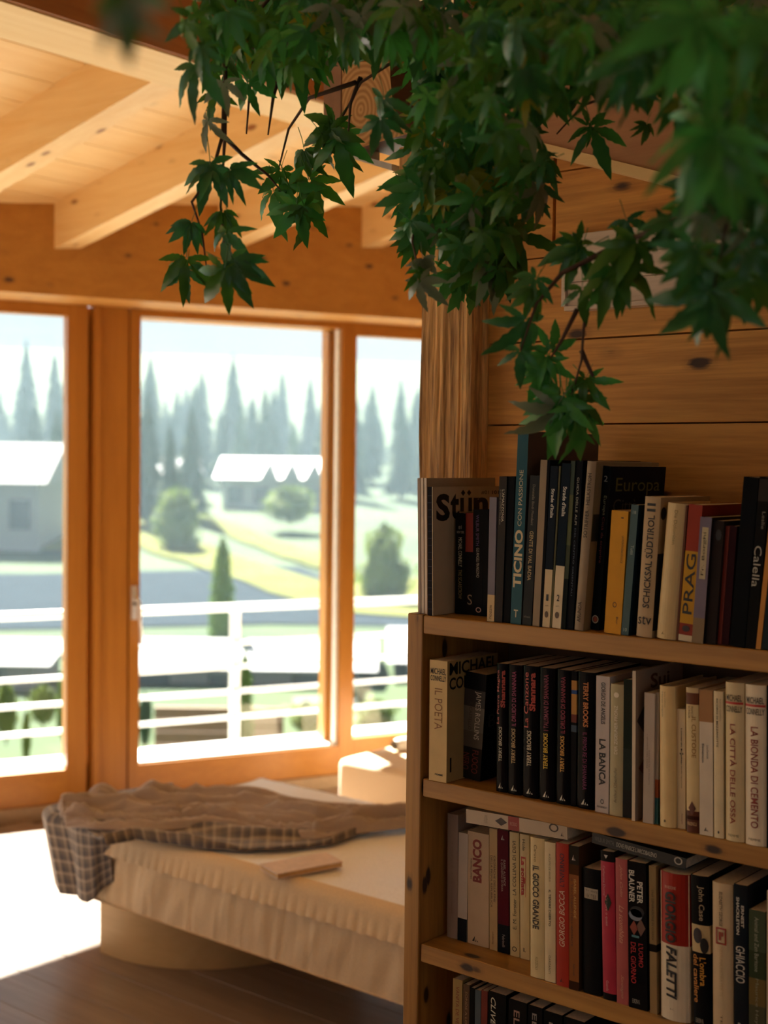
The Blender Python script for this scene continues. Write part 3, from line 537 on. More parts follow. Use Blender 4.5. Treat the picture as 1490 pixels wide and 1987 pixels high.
# ---- second shelf
B(Z2, (834, 1280), (832, 1513.8), 34, 'cream thriller with tall brown title, leftmost on the second shelf', [(1, 'd9bc84')], d=0.145, X=0.003, cover='b89a66',
  texts=[('MICHAEL', 'H', 0.06, 0.94, 0.885, 0.935, '16120c', 0.01), ('CONNELLY', 'H', 0.06, 0.94, 0.83, 0.875, '16120c', 0.01), ('IL POETA', 'D', 0.3, 0.74, 0.43, 0.77, '8a5a24'), ('PIEMME', 'H', 0.35, 0.8, 0.05, 0.065, '1a140c', 0.01)],
  ctexts=[('MICHAEL', 0.04, 0.98, 0.88, 0.985, '0c0907', 0.02), ('CONNELLY', 0.04, 0.98, 0.76, 0.86, '0c0907', 0.02), ('@sq', 0.06, 0.09, 0.08, 0.2, '241a10')])
B(Z2, (904, 1305), (891.5, 1500), 40, 'thick leaning paperback with misty grey landscape spine', [(0.3, '27231f'), (0.45, '5a5349'), (0.68, '6a645a'), (0.84, '3a3837'), (1, '131315')], cap=(0.02, 0.05), cover='0f0e0f',
  texts=[('JAMES ROLLINS', 'D', 0.5, 0.82, 0.38, 0.83, 'cfc8b8'), ('IL CASTELLO', 'D', 0.28, 0.42, 0.46, 0.72, '3a342c'), ('FUOCO', 'D', 0.55, 0.85, 0.06, 0.28, '7a2a1c', 0.01), ('NERO', 'D', 0.12, 0.42, 0.08, 0.24, '6a2418', 0.01)], ctexts=[('BERG', 0.1, 0.8, 0.5, 0.62, '4a463e')])
tb = "TERRY BROOKS"
def terry(tl, bl, w, label, title, mode, tc_, nc, flip=False, sub=None):
    tx = [('@tri', 'H', 0.3, 0.72, 0.03, 0.075, 'd8d4c4')]
    if flip: tx += [(tb, 'D', 0.38, 0.68, 0.60, 0.93, nc, 0.03), (title, 'D', 0.38, 0.62, 0.14, 0.56, tc_)]
    else:
        tx += [(tb, 'U', 0.32, 0.62, 0.24, 0.51, nc, 0.02)]
        tx += [(title, 'U', 0.10 if sub else 0.34, 0.42 if sub else 0.66, 0.53, 0.95, tc_, 0.01)]
        if sub: tx += [(sub, 'U', 0.48, 0.86, 0.66, 0.95, tc_, 0.04)]
    B(Z2, tl, bl, w, label, [(1, '0d0c10')], d=0.145, rd=0.003, X=0.014, texts=tx, rough=0.25, group='black fantasy hardbacks on the second shelf')
terry((962, 1287), (961, 1516), 21, 'black fantasy book with red title, directly right of the misty grey spine', 'La Pietra Magica', 'U', 'a03a2c', 'b8b09c', sub='Shannara')
terry((985, 1289), (984, 1520), 26, 'black fantasy book with purple pink title, second of the row of six', 'IL DRUIDO DI SHANNARA', 'U', '8a2a5a', 'b89c6a')
terry((1014, 1291), (1013, 1524), 29, 'black fantasy book with two line orange red title, third of the six', 'La Canzone', 'U', 'b04030', 'c0b498', sub='Shannara')
terry((1046, 1295), (1045, 1530), 29, 'black fantasy book with yellow author name and dark red title', 'I TALISMANI DI SHANNARA', 'U', '7a1c3c', 'd8b424')
terry((1080, 1299), (1078, 1535), 27, 'black fantasy book with orange author name, fifth of the six', 'IL DRUIDO DI SHANNARA', 'U', '8a1c3c', 'd09a3c')
B(Z2, (1109, 1302), (1107.5, 1539), 10, 'black spine with small yellow and blue picture between the fantasy books', [(0.55, '0d0c10'), (0.60, '3a4a5a'), (0.62, '0d0c10'), (0.68, '6a2a1c'), (0.83, 'b8843c'), (0.86, '1c4a8a'), (0.93, 'b8843c'), (1, '0d0c10')], d=0.145, X=0.016)
terry((1120, 1303), (1118, 1540), 33, 'black fantasy book with author name at its head, last of the six', 'IL PRIMO RE DI SHANNARA', 'D', '7a1c5a', 'c87a3c', flip=True)
B(Z2, (1157, 1311), (1155, 1546), 26, 'pale lilac grey book with tall black didone title', [(1, 'c4b9b4')], d=0.14, X=0.012, texts=[('GIORGIO DE ANGELIS', 'D', 0.38, 0.70, 0.65, 0.955, '14100f', 0.02), ('LA BANCA', 'D', 0.26, 0.76, 0.20, 0.54, '0a0808', 0.03), ('FRASSINELLI', 'H', 0.15, 0.85, 0.035, 0.05, '2a2422'), ('@ring', 'H', 0.4, 0.65, 0.065, 0.10, '2a2422')])
B(Z2, (1184, 1327), (1182, 1553), 25, 'pale green cream paperback with white lettering', [(1, 'b3a985')], d=0.14, rd=0.002, X=0.010, texts=[('DER ZIGEUNER-FRONZ', 'U', 0.36, 0.62, 0.47, 0.84, 'e8e0cc', 0.01), ('Arthur Oberhofer', 'U', 0.36, 0.58, 0.1, 0.37, '6a6250'), ('@disc', 'H', 0.3, 0.7, 0.90, 0.94, 'e8e0cc')])
B(Z2, (1209, 1318), (1207.5, 1555), 17, 'dark green picture book between pale ones on the second shelf', [(0.2, '2e2c2a'), (0.5, '2a3430'), (0.7, '1e2a22'), (1, '20281f')], d=0.15, X=0.012)
B(Z2, (1227, 1302), (1226, 1565), 6.5, 'very thin white book with diamond pattern on its cover', [(1, 'd8c8b0')], d=0.15, X=0.003, cover='a08c7c', ctexts=[('@diam', 0.02, 0.4, 0.55, 0.78, '4a3c38'), ('@diam', 0.06, 0.36, 0.27, 0.42, '7a4a24'), ('Sui', 0.3, 0.7, 0.86, 0.96, '5a3218', 0.02)])
B(Z2, (1250.5, 1344), (1247.7, 1566.5), 20, 'grey white stapled booklet with faint print', [(1, 'b8aa9c')], d=0.13, X=0.006, texts=[('I SEGRETI DEL MARE', 'D', 0.3, 0.4, 0.42, 0.68, '6a5a54'), ('RACCOLTA DI SCRITTI', 'D', 0.5, 0.6, 0.3, 0.56, '6a5a54')])
B(Z2, (1271, 1344), (1269, 1568), 8, 'slim book with teal foot and orange band', [(0.2, '2a5a5c'), (0.34, '9a4a20'), (1, 'a89a8a')], d=0.13, X=0.010)
B(Z2, (1277, 1330.5), (1278.5, 1571), 30, 'tall smooth cream hardback right of the grey booklet', [(1, 'e2c68e')], d=0.14, rd=0.005, X=0.003, hard=True, texts=[('Il barone rampante', 'D', 0.2, 0.32, 0.78, 0.96, '6a5430'), ('Italo Calvino', 'D', 0.42, 0.5, 0.85, 0.96, '8a7248'), ('@disc', 'H', 0.36, 0.48, 0.035, 0.055, '5a4420')])
B(Z2, (1309, 1375), (1310.5, 1573), 20, 'short ivory paperback, lowest on the second shelf', [(1, 'd9c6a2')], d=0.12, X=0.012, texts=[('Leonardo Sciascia', 'D', 0.5, 0.66, 0.55, 0.84, '2a2018', 0.01), ('∴', 'H', 0.35, 0.8, 0.62, 0.67, '2a2018', 0.02), ('Todo modo racconto', 'D', 0.5, 0.66, 0.34, 0.6, '3a3024'), ('Adelphi', 'D', 0.5, 0.7, 0.04, 0.13, '7a2a4a')])
B(Z2, (1330, 1334), (1332, 1580), 24, 'cream paperback with brown head band and brown foot', [(0.09, '5c2f1a'), (0.115, '3a1c12'), (0.15, '5c2f1a'), (0.885, 'dcc592'), (0.965, '6a3a1e'), (1, 'cbb488')], d=0.14, rd=0.002, X=0.002, texts=[('IL CUSTODE', 'D', 0.5, 0.82, 0.52, 0.80, '9a6a24', 0.005), ('FRANCO', 'D', 0.45, 0.62, 0.80, 0.875, '5a3a1c'), ('SCAGLIA', 'D', 0.2, 0.38, 0.79, 0.875, '5a3a1c'), ('FRASSINELLI', 'H', 0.1, 0.85, 0.05, 0.075, 'c8a070', 0.02), ('@diam', 'H', 0.2, 0.8, 0.12, 0.22, '5c2f1a')])
B(Z2, (1356.5, 1338), (1358, 1585), 26, 'white paperback with slanted brown corner at its head', [(0.78, 'dacdb8'), (1, 'a87c50')], d=0.14, X=0.003, texts=[('Simenon', 'D', 0.2, 0.36, 0.5, 0.63, '2a201a', 0.015), ('Luca Doninelli', 'D', 0.55, 0.68, 0.53, 0.62, '4a3c30'), ('@tri', 'H', 0.35, 0.65, 0.03, 0.06, '1a1410')])
B(Z2, (1384, 1341), (1386, 1588), 18, 'ivory paperback with small black title left of the city of bones thriller', [(1, 'e0cfa8')], d=0.14, X=0.002, rd=0.001, texts=[('RICORDI DI MEZZANOTTE', 'D', 0.3, 0.5, 0.62, 0.95, '2a2018', 0.01), ('Sidney Sheldon', 'D', 0.65, 0.8, 0.8, 0.95, '6a5434'), ('@disc', 'H', 0.4, 0.6, 0.03, 0.05, '2a2018')])
def conn(tl, bl, w, label, title, c):
    B(Z2, tl, bl, w, label, [(1, c)], d=0.15, rd=0.005, X=0.0, cap=(-0.001, 0.1), texts=[('MICHAEL', 'H', 0.1, 0.92, 0.885, 0.925, '3a2e20', 0.01), ('CONNELLY', 'H', 0.08, 0.94, 0.815, 0.855, '3a2e20', 0.01), ('@sq', 'H', 0.02, 0.98, 0.865, 0.88, 'b83020'), (title, 'D', 0.32, 0.68, 0.11, 0.74, '8a2a1a', 0.01), ('PIEMME', 'H', 0.2, 0.78, 0.03, 0.045, '6a5a40')])
conn((1405, 1323.6), (1406, 1602), 36, 'thick ivory thriller about the city of bones with dark red title', 'LA CITTÀ DELLE OSSA', 'dcc89c')
conn((1443.5, 1328), (1444.5, 1609), 41, 'thick white thriller about the concrete blonde at the right edge', 'LA BIONDA DI CEMENTO', 'e6d8bc')
B(Z2, (1488, 1330), (1488, 1618), 30, 'black book cut by the right edge on the second shelf', [(1, '101015')], d=0.14, X=0.0)
# ---- third shelf
B(Z3, (867, 1578), (866, 1812), 20.5, 'plain pinkish grey paperback, leftmost on the third shelf', [(1, '9c8a80')], d=0.14, cap=(0.02, 0.06), rd=0.002, texts=[('Il mistero della montagna', 'D', 0.5, 0.58, 0.2, 0.78, '7a6a5a')])
B(Z3, (890, 1615), (887.5, 1817), 18, 'white paperback with dark blue foot on the third shelf', [(0.21, '1a1e24'), (1, 'c4b8ac')], d=0.14, cap=(0.02, 0.06), cover='b0a494')
B(Z3, (907, 1612), (907, 1820), 41, 'wide cream paperback with big red slab serif title reading upward', [(1, 'c0a88c')], d=0.14, cap=(0.02, 0.06), rd=0.001, texts=[('BANCO', 'U', 0.25, 0.68, 0.56, 0.94, '7a1c14', 0.045), ('Henri Charrière', 'U', 0.12, 0.22, 0.58, 0.76, '2a1c14'), ('@tri', 'H', 0.22, 0.52, 0.03, 0.08, '14100e')])
B(Z3, (949.5, 1607), (950, 1829), 15, 'slim tan paperback with dark serif title beside the wide cream one', [(1, 'b89c70')], d=0.14, cap=(0.01, 0.06), texts=[('CRONACHE DELLA FINE', 'D', 0.55, 0.8, 0.4, 0.78, '2a1c10'), ('DELLA PRIMA REPUBBLICA', 'D', 0.15, 0.4, 0.35, 0.78, '3a2c18'), ('Bompiani', 'U', 0.3, 0.6, 0.05, 0.15, '6a5030')])
B(Z3, (965, 1609), (966.5, 1836), 21, 'dark crimson paperback with black foot', [(0.23, '14161c'), (1, '551322')], d=0.14, cap=(0.01, 0.06), texts=[('ISABEL ALLENDE', 'D', 0.55, 0.75, 0.55, 0.76, 'b09a90'), ('IL QUADERNO DI MAYA', 'D', 0.3, 0.5, 0.5, 0.76, 'b09a90'), ('Feltrinelli', 'D', 0.4, 0.65, 0.05, 0.15, '8a8484'), ('@tri', 'H', 0.35, 0.65, 0.92, 0.96, 'c8b8b0')])
B(Z3, (988, 1614), (989.5, 1842), 18, 'ivory paperback with long serif title reading upward', [(1, 'ccb98c')], d=0.135, cap=(0.006, 0.06), rd=0.001, texts=[('E. M. Forster  LA COLLINA DI DEVI', 'U', 0.35, 0.72, 0.22, 0.93, '2e2414'), ('@ring', 'H', 0.25, 0.75, 0.04, 0.08, '3a2e1c')])
B(Z3, (1008, 1618), (1009, 1848), 18, 'ivory paperback with bold red title under small black author name', [(1, 'd2bf92')], d=0.135, cap=(0.004, 0.06), rd=0.001, texts=[('Hole', 'D', 0.3, 0.62, 0.87, 0.96, '2a2014'), ('La soffiata', 'D', 0.15, 0.6, 0.51, 0.82, 'a81e16', 0.04), ('IL', 'H', 0.35, 0.65, 0.06, 0.09, '2a2014'), ('@sq', 'H', 0.63, 0.67, 0.5, 0.82, 'a81e16')])
B(Z3, (1028, 1624), (1028.5, 1857), 27, 'cream paperback with brown black condensed title', [(1, 'd6c292')], d=0.135, rd=0.002, X=0.006, texts=[('Caruso', 'D', 0.3, 0.52, 0.83, 0.95, '6a5430'), ('IL GIOCO GRANDE', 'D', 0.2, 0.66, 0.35, 0.80, '2c1c0e', 0.025), ('RIZZOLI', 'D', 0.4, 0.58, 0.06, 0.15, 'a08a5a')])
B(Z3, (1056, 1633), (1057, 1864), 21, 'ivory paperback with tiny black title left of the red spine', [(1, 'd8c8a2')], d=0.135, X=0.006, rd=0.001, texts=[('IL TENERE DISERTO', 'D', 0.4, 0.6, 0.4, 0.66, '2a2014', 0.01), ('AUGUSTO DE ANGELIS', 'D', 0.42, 0.58, 0.72, 0.92, '6a5a3c'), ('GARZANTI', 'D', 0.4, 0.58, 0.06, 0.19, '6a5a3c')])
B(Z3, (1078.5, 1634.6), (1080, 1872), 24, 'bright red paperback with white author name and dark blue title', [(1, 'a8301f')], d=0.14, X=0.003, rd=0.001, texts=[('GIORGIO BOCCA', 'U', 0.25, 0.70, 0.28, 0.67, 'd8b8a0', 0.01, 0.25), ("L'INFERNO", 'U', 0.3, 0.68, 0.70, 0.93, '241430', 0.005), ('@tri', 'H', 0.3, 0.6, 0.03, 0.06, '2a0a08')])
B(Z3, (1104, 1640), (1105, 1882), 19, 'ochre brown paperback with dark patterned head', [(0.06, '3a2214'), (0.8, '8c5220'), (0.87, '4a2c14'), (1, '2c2620')], d=0.14, X=0.003, cover='4a3420', texts=[('ISABEL ALLENDE', 'D', 0.5, 0.74, 0.5, 0.77, 'c89a50', 0.01), ("IL TACCUINO DELL'AMANTE", 'D', 0.2, 0.38, 0.3, 0.77, '4a2810'), ('Feltrinelli', 'D', 0.4, 0.6, 0.1, 0.18, '3a2010'), ('@tri', 'H', 0.3, 0.65, 0.9, 0.94, 'c8b8a8')])
B(Z3, (1130, 1683), (1131, 1891), 34, 'thick black book with small white label on its spine', [(1, '131314')], d=0.13, X=0.006, rd=0.002, texts=[('@sq', 'H', 0.1, 0.88, 0.76, 0.845, 'a89c88'), ('HOTEL', 'H', 0.2, 0.82, 0.765, 0.80, '14120f', 0.01), ('Meersburg', 'H', 0.16, 0.84, 0.812, 0.835, '3a342c')])
B(Z3, (1164, 1650), (1170, 1897), 26, 'crimson pink book with dark head and foot and green sprig', [(0.045, '1a1518'), (0.93, 'b03046'), (1, '1c1a18')], d=0.14, X=0.004, rd=0.002, texts=[('Catherine Dunne', 'D', 0.2, 0.36, 0.7, 0.90, 'c89098'), ("L'amore o quasi", 'D', 0.3, 0.55, 0.5, 0.70, 'd8a0a0'), ('@diam', 'H', 0.3, 0.8, 0.6, 0.72, '1a2a14'), ('Guanda', 'D', 0.3, 0.5, 0.06, 0.13, 'd0a0a0'), ('▾', 'H', 0.3, 0.6, 0.95, 0.975, 'c8c0b8')])
B(Z3, (1193.5, 1665), (1197, 1905), 23, 'dusty pink book with pale script title', [(1, 'b05a58')], d=0.14, X=0.004, rd=0.001, texts=[('John Colin', 'D', 0.35, 0.62, 0.74, 0.96, 'd8a088', 0, 0.5), ('La scomblata', 'D', 0.3, 0.7, 0.42, 0.68, 'e0a890', 0, 0.5), ('Sonzogno', 'D', 0.35, 0.65, 0.04, 0.2, 'd09880', 0, 0.5)])
B(Z3, (1217, 1670), (1221, 1919), 36, 'black thriller with white author name, globe picture and red title', [(1, '0e0d0f')], d=0.145, X=0.003, texts=[('PETER', 'D', 0.52, 0.82, 0.72, 0.87, 'd8d4c8', 0.02), ('BLAUNER', 'D', 0.08, 0.38, 0.72, 0.94, 'd8d4c8', 0.02), ("L'UOMO", 'D', 0.56, 0.82, 0.29, 0.45, 'b01c24', 0.01), ('DEL GIORNO', 'D', 0.14, 0.42, 0.17, 0.45, 'b01c24', 0.01), ('EUROPA N.', 'H', 0.2, 0.6, 0.035, 0.065, 'a8a498'), ('@disc', 'H', 0.05, 0.8, 0.60, 0.68, '7a8494'), ('@disc', 'H', 0.12, 0.9, 0.625, 0.70, '0e0d0f'), ('@diam', 'H', 0.1, 0.55, 0.50, 0.60, '8a3a24'), ('@diam', 'H', 0.45, 0.95, 0.50, 0.62, '6a4a3c'), ('@sq', 'H', 0.2, 0.6, 0.485, 0.5, '4a7a80')])
B(Z3, (1259, 1680), (1262, 1922), 13.5, 'slim tan book just left of the big red and white one', [(0.42, '9a8058'), (0.47, '1a1510'), (1, '8f774f')], d=0.13, X=0.004, texts=[('UNA GENERAZIONE IN GUERRA', 'D', 0.35, 0.65, 0.5, 0.84, '4a3a20')])
B(Z3, (1276, 1690), (1278, 1938), 58, 'very thick book, red above and white below, with huge black author name', [(0.515, 'd8cab0'), (1, '9c2618')], d=0.15, rd=0.009, X=-0.001, cap=(-0.002, 0.1), texts=[('GIORGIO', 'D', 0.24, 0.62, 0.53, 0.875, '14100e', 0.03), ('FALETTI', 'D', 0.28, 0.64, 0.15, 0.505, '14100e', 0.03, 0.2), ('IN AZIONE', 'H', 0.24, 0.62, 0.895, 0.915, 'd8b8a0'), ('B.C.', 'H', 0.42, 0.56, 0.075, 0.085, '6a5a44')])
B(Z3, (1338, 1697), (1346, 1951), 35, 'black thriller with cream panel holding a dark face and yellow title', [(0.5, '0f0e0f'), (0.68, 'c2ac80'), (1, '0f0e0f')], d=0.145, rd=0.003, X=-0.001, cap=(-0.002, 0.1), texts=[('John Case', 'D', 0.4, 0.78, 0.71, 0.935, 'b09c7c', 0.01), ('@disc', 'H', 0.12, 0.62, 0.56, 0.66, '2a1c24'), ('@disc', 'H', 0.5, 0.95, 0.50, 0.60, '0f0e0f'), ("L'ombra", 'D', 0.45, 0.8, 0.285, 0.47, 'c88a24', 0.02), ('del cavaliere', 'D', 0.08, 0.38, 0.17, 0.485, 'c07a20', 0.02), ('EUROPA N.', 'H', 0.15, 0.6, 0.04, 0.07, 'a09888')])
B(Z3, (1379.5, 1711), (1381.6, 1961), 40, 'ivory thriller with red framed maze emblem', [(1, 'cdb793')], d=0.15, rd=0.005, X=-0.002, cap=(-0.002, 0.1), texts=[('ELIZABETH GEORGE', 'D', 0.4, 0.56, 0.72, 0.945, '3a2a1c', 0.01), ('@frame', 'H', 0.22, 0.74, 0.6, 0.71, '982a1c'), ('NESSUNA PIETRA PER TE', 'D', 0.42, 0.56, 0.26, 0.585, 'b8a07c'), ('TEA', 'D', 0.45, 0.55, 0.04, 0.14, '2a2018')])
B(Z3, (1423, 1715), (1425, 1976), 27, 'dark slate book with bold white condensed title', [(1, '1b2026')], d=0.145, X=-0.002, cap=(-0.003, 0.1), rd=0.001, texts=[('ERNEST', 'D', 0.55, 0.75, 0.73, 0.87, 'c8c4b8', 0.03), ('SHACKLETON', 'D', 0.2, 0.42, 0.68, 0.92, 'c8c4b8', 0.03), ('GHIACCIO', 'D', 0.15, 0.8, 0.375, 0.61, 'c0bcb0', 0.01), ('R', 'H', 0.3, 0.62, 0.06, 0.12, 'b8b4a8')])
B(Z3, (1453, 1764), (1454, 1984), 32, 'mossy green mottled paperback cut by the lower right corner', [(0.3, '4a4a34'), (0.5, '6a5a30'), (0.7, '34402c'), (1, '3c4a34')], d=0.14, X=-0.002, cap=(-0.003, 0.1), texts=[('Animal and Zen Baritone', 'D', 0.35, 0.6, 0.55, 0.95, 'a0a08a'), ('Maurice Heyral', 'D', 0.35, 0.6, 0.1, 0.5, '8a8a70')])
B(Z3, (1488, 1728), (1488, 1992), 28, 'white book at the right edge of the third shelf', [(1, 'cfc0a4')], d=0.14, X=-0.002, cap=(-0.003, 0.1))
# ---- two books lying flat on the upright ones of the third shelf
def flat(TL, TR, BL, BR, label, c, texts, x=XB + 0.008, wdt=0.15, segs=()):
    a, b_, c_, d_ = onX(*TL, x), onX(*TR, x), onX(*BL, x), onX(*BR, x)
    Lg = a.y - b_.y; zb = (c_.z + d_.z) / 2; H = ((a.z + b_.z) / 2) - zb
    tilt = math.atan2(d_.z - c_.z, Lg)
    root = empty('book', (x, c_.y, c_.z), label=label, cat='book'); root.rotation_euler = (-tilt, 0, 0)
    cm = plain(col(c), 0.42, 'cover ' + c, var=0.06, bscale=30)
    mats = [cm]; mb = MB(); ys = [0.0] + [q for s_ in segs for q in (s_[0], s_[1])] + [1.0]; cl = [0]
    for s_ in segs: mats.append(plain(col(s_[2]), 0.42, 'cover ' + s_[2], var=0.06, bscale=30)); cl += [len(mats) - 1, 0]
    for i in range(len(ys) - 1):
        ya, yb = -Lg * ys[i + 1], -Lg * ys[i]
        mb.box((0, ya, 0), (0.001, yb, H), cl[i])
    mb.box((0.001, -Lg, 0), (wdt, 0, 0.001)); mb.box((0.001, -Lg, H - 0.001), (wdt, 0, H))
    part('cover', mb, mats, root, local=True)
    part('pages', MB().box((0.0012, -Lg + 0.0006, 0.0012), (wdt - 0.001, -0.0006, H - 0.0012)), M_pages, root, local=True)
    by = {}
    for (s, a0, a1, b0, b1, cc, *st) in texts:
        v, f = MARK[s]() if s in MARK else glyphs(s, *(st or ()))
        by.setdefault(cc, MB()).add([(-0.0004, -Lg * (a0 + (a1 - a0) * p[0]), H * (b0 + (b1 - b0) * p[1])) for p in v], f)
    for cc, q in by.items(): part('lettering', q, plain(col(cc), 0.5, 'ink ' + cc, var=0.02), root, local=True)
flat((906, 1570), (1102.5, 1603), (904.5, 1596), (1101, 1630), 'white book lying flat on top of the upright ivory paperbacks', 'b8a68e', [('@diam', 0.30, 0.42, 0.2, 0.8, '3a2e28'), ('AUTORE', 0.19, 0.22, 0.2, 0.8, '9a8870'), ('@ring', 0.83, 0.92, 0.4, 1.0, '3a2e28'), ('@tri', 0.94, 0.97, 0.2, 0.5, '14100e'), ('ROSSO', 0.45, 0.52, 0.35, 0.6, 'c89080')], segs=[(0.43, 0.54, '8e2418')])
flat((1149.5, 1617), (1332, 1664), (1148, 1635), (1332, 1688), 'black book lying flat above the pink and black thrillers', '1b1e1f', [('WILBUR SMITH', 0.03, 0.24, 0.3, 0.7, '6a6a66'), ("DOVE FINISCE L'ARCOBALENO", 0.27, 0.70, 0.3, 0.72, 'b0aca0', 0.01), ('@ring', 0.88, 0.965, 0.25, 0.95, 'b0aca0')], x=XB + 0.010)
# ---- bottom shelf in view
for tl, w, c, lab, tx in (((879, 1898), 18, 'a08450', 'tan book with dark red lettering, leftmost on the lowest visible shelf', [('VANITA DE VENTIS', 'D', 0.35, 0.7, 0.6, 0.95, '7a2a1c')]),
        ((899, 1909), 12, '5a4028', 'narrow brown book, second on the lowest visible shelf', [('SONDE A LONDRA', 'D', 0.35, 0.7, 0.6, 0.95, '9a7a50')]),
        ((912, 1916), 9, '14130f', 'narrow black book, third on the lowest visible shelf', []),
        ((922, 1920), 11, '4a565c', 'narrow grey blue book on the lowest visible shelf', []),
        ((934, 1921), 12, '6e2c20', 'narrow brick red book on the lowest visible shelf', []),
        ((948, 1922), 34, '0f1010', 'black book with white slanted capitals on the lowest visible shelf', [('CLIVE CUSSLER', 'D', 0.15, 0.42, 0.45, 0.96, 'c8c4b0', 0.01, 0.3)]),
        ((987, 1937), 35, '141312', 'black book with faded red capitals on the lowest visible shelf', [('ELIZABETH', 'D', 0.3, 0.62, 0.4, 0.93, '9a7a6c', 0.01)]),
        ((1025, 1949), 27, '101012', 'black book with grey capitals, next to the faded red lettered one', [('ELIZABETH', 'D', 0.3, 0.62, 0.4, 0.95, '8a8480', 0.01)]),
        ((1055, 1960), 36, '0d0e0e', 'wide black book low beside the grey lettered one', [('I', 'H', 0.3, 0.5, 0.88, 0.93, '8a8480')]),
        ((1094, 1972), 40, '101110', 'wide black book with white initial, rightmost of the lowest row in view', [('L', 'H', 0.3, 0.6, 0.85, 0.93, 'a8a490')])):
    P = onX(tl[0], tl[1], XB + 0.012); bl = (tl[0] - 1.0, 2140)
    q = empty('dummy'); bpy.data.objects.remove(q)
    xx = XB + 0.012; base_px = None
    # lower corner of the spine straight below its head on the shelf
    v = np.array([P.x, P.y, Z4]) - CAM; zz = v @ FW
    B(Z4, tl, (745 + FPX * (v @ RT) / zz, 993.5 + FPX * (v @ DN) / zz), w, lab, [(1, c)], d=0.14, X=0.012, texts=tx)

# ------------------------------------------------------------------ daybed, blankets, notebook, pouf
bed = empty('daybed', (2.82, 2.35, 0), label='low daybed with gathered beige linen mattress cover on a birch plinth', cat='daybed')
_pp = [(2.48, 3.12)] + [(2.48 + 0.42 * (1 - math.cos(math.radians(a))), 3.06 - 0.40 * math.sin(math.radians(a))) for a in range(0, 91, 6)] + [(3.14, 2.66), (3.14, 3.12)]  # front curve made up so the plinth fades into shade
_n = len(_pp); _mb = MB().add([(x, y, z) for z in (0.0005, 0.168) for x, y in _pp], [(i, i + 1, _n + i + 1, _n + i) for i in range(_n - 1)][::1], 0, True)
_mb.add([(x, y, z) for z in (0.0005, 0.168) for x, y in _pp], [tuple(range(_n)), tuple(range(2 * _n - 1, _n - 1, -1)), (_n - 1, 0, _n, 2 * _n - 1)])
part('plinth', _mb, M_plinth, bed)
part('plinth', MB().bbox((2.56, 1.60, 0.0005), (3.10, 1.85, 0.168), 0.002), M_plinth, bed)
X0, X1, Y0_, Y1_ = 2.442, 3.20, 1.50, 3.155
def ztop(x, y): return 0.392 + 0.006 * noise.noise(Vector((x * 3, y * 3, 1))) + 0.0025 * noise.noise(Vector((x * 11, y * 9, 5)))
def matt(u, v):
    y = Y0_ + (Y1_ - Y0_) * u; e = min(1, (Y1_ - y) / 0.05, (y - Y0_) / 0.05); yy = y
    if v < 0.4:                       # near side, gathered
        q = v / 0.4; z = 0.17 + 0.192 * q
        w = 0.017 * noise.noise(Vector((y * 15 + 1.6 * q, 0.7 * q, 2))) + 0.006 * noise.noise(Vector((y * 44 + q * 1.5, q, 7)))
        x = X0 + 0.006 - 0.006 * math.sin(math.pi * q) - w * max(0.05, 1 - 1.25 * max(0, q - 0.35)) * (0.45 + 0.55 * q)
        return Vector((x, yy, z))
    if v < 0.52:
        a = (v - 0.4) / 0.12 * math.pi / 2; r = 0.028
        return Vector((X0 + r - r * math.cos(a), yy, 0.362 + (ztop(X0 + r, y) - 0.362) * math.sin(a)))
    if v < 0.9:
        q = (v - 0.52) / 0.38; x = X0 + 0.028 + (X1 - X0 - 0.053) * q
        return Vector((x, yy, ztop(x, y)))
    q = (v - 0.9) / 0.1; return Vector((X1 - 0.025 + 0.025 * min(1, q * 2), yy, 0.392 - 0.222 * max(0, q - 0.15) / 0.85))
mb = MB().grid(matt, 330, 60)
mb.mi = [1 if (i % 60) >= 31 else 0 for i in range(len(mb.f))]
mb.grid(lambda u, v: Vector((X0 + (X1 - X0) * u, Y1_, 0.17 + (0.39 - 0.17) * v)), 4, 2, sm=False).grid(lambda u, v: Vector((X0 + (X1 - X0) * u, Y0_, 0.17 + (0.39 - 0.17) * v)), 4, 2, sm=False).grid(lambda u, v: Vector((X0 + (X1 - X0) * u, Y0_ + (Y1_ - Y0_) * v, 0.1705)), 2, 2, sm=False)
part('mattress', mb, [M_fabric, M_fabtop], bed)
def hem(u, v):
    y = Y0_ + 0.005 + (Y1_ - Y0_ - 0.01) * u
    pl = 0.0045 * abs(math.sin(y * 95 + 2 * noise.noise(Vector((y * 4, 0, 0))))) * (0.3 + 0.7 * v)
    # from the top edge down to the hem line
    a = (1 - v)
    if v < 0.4: q = v / 0.4; ang = math.pi / 2 * (1 - q); return Vector((X0 + 0.030 - 0.036 * math.cos(ang) - pl * 0.4 * q, y, 0.362 + 0.034 * math.sin(ang)))
    q = (v - 0.4) / 0.6; return Vector((X0 - 0.006 - 0.009 * q - pl * (0.4 + 0.6 * q), y, 0.362 - 0.042 * q - 0.0015 * math.sin(y * 95)))
part('hem_band', MB().grid(hem, 420, 14), M_fabric, bed)

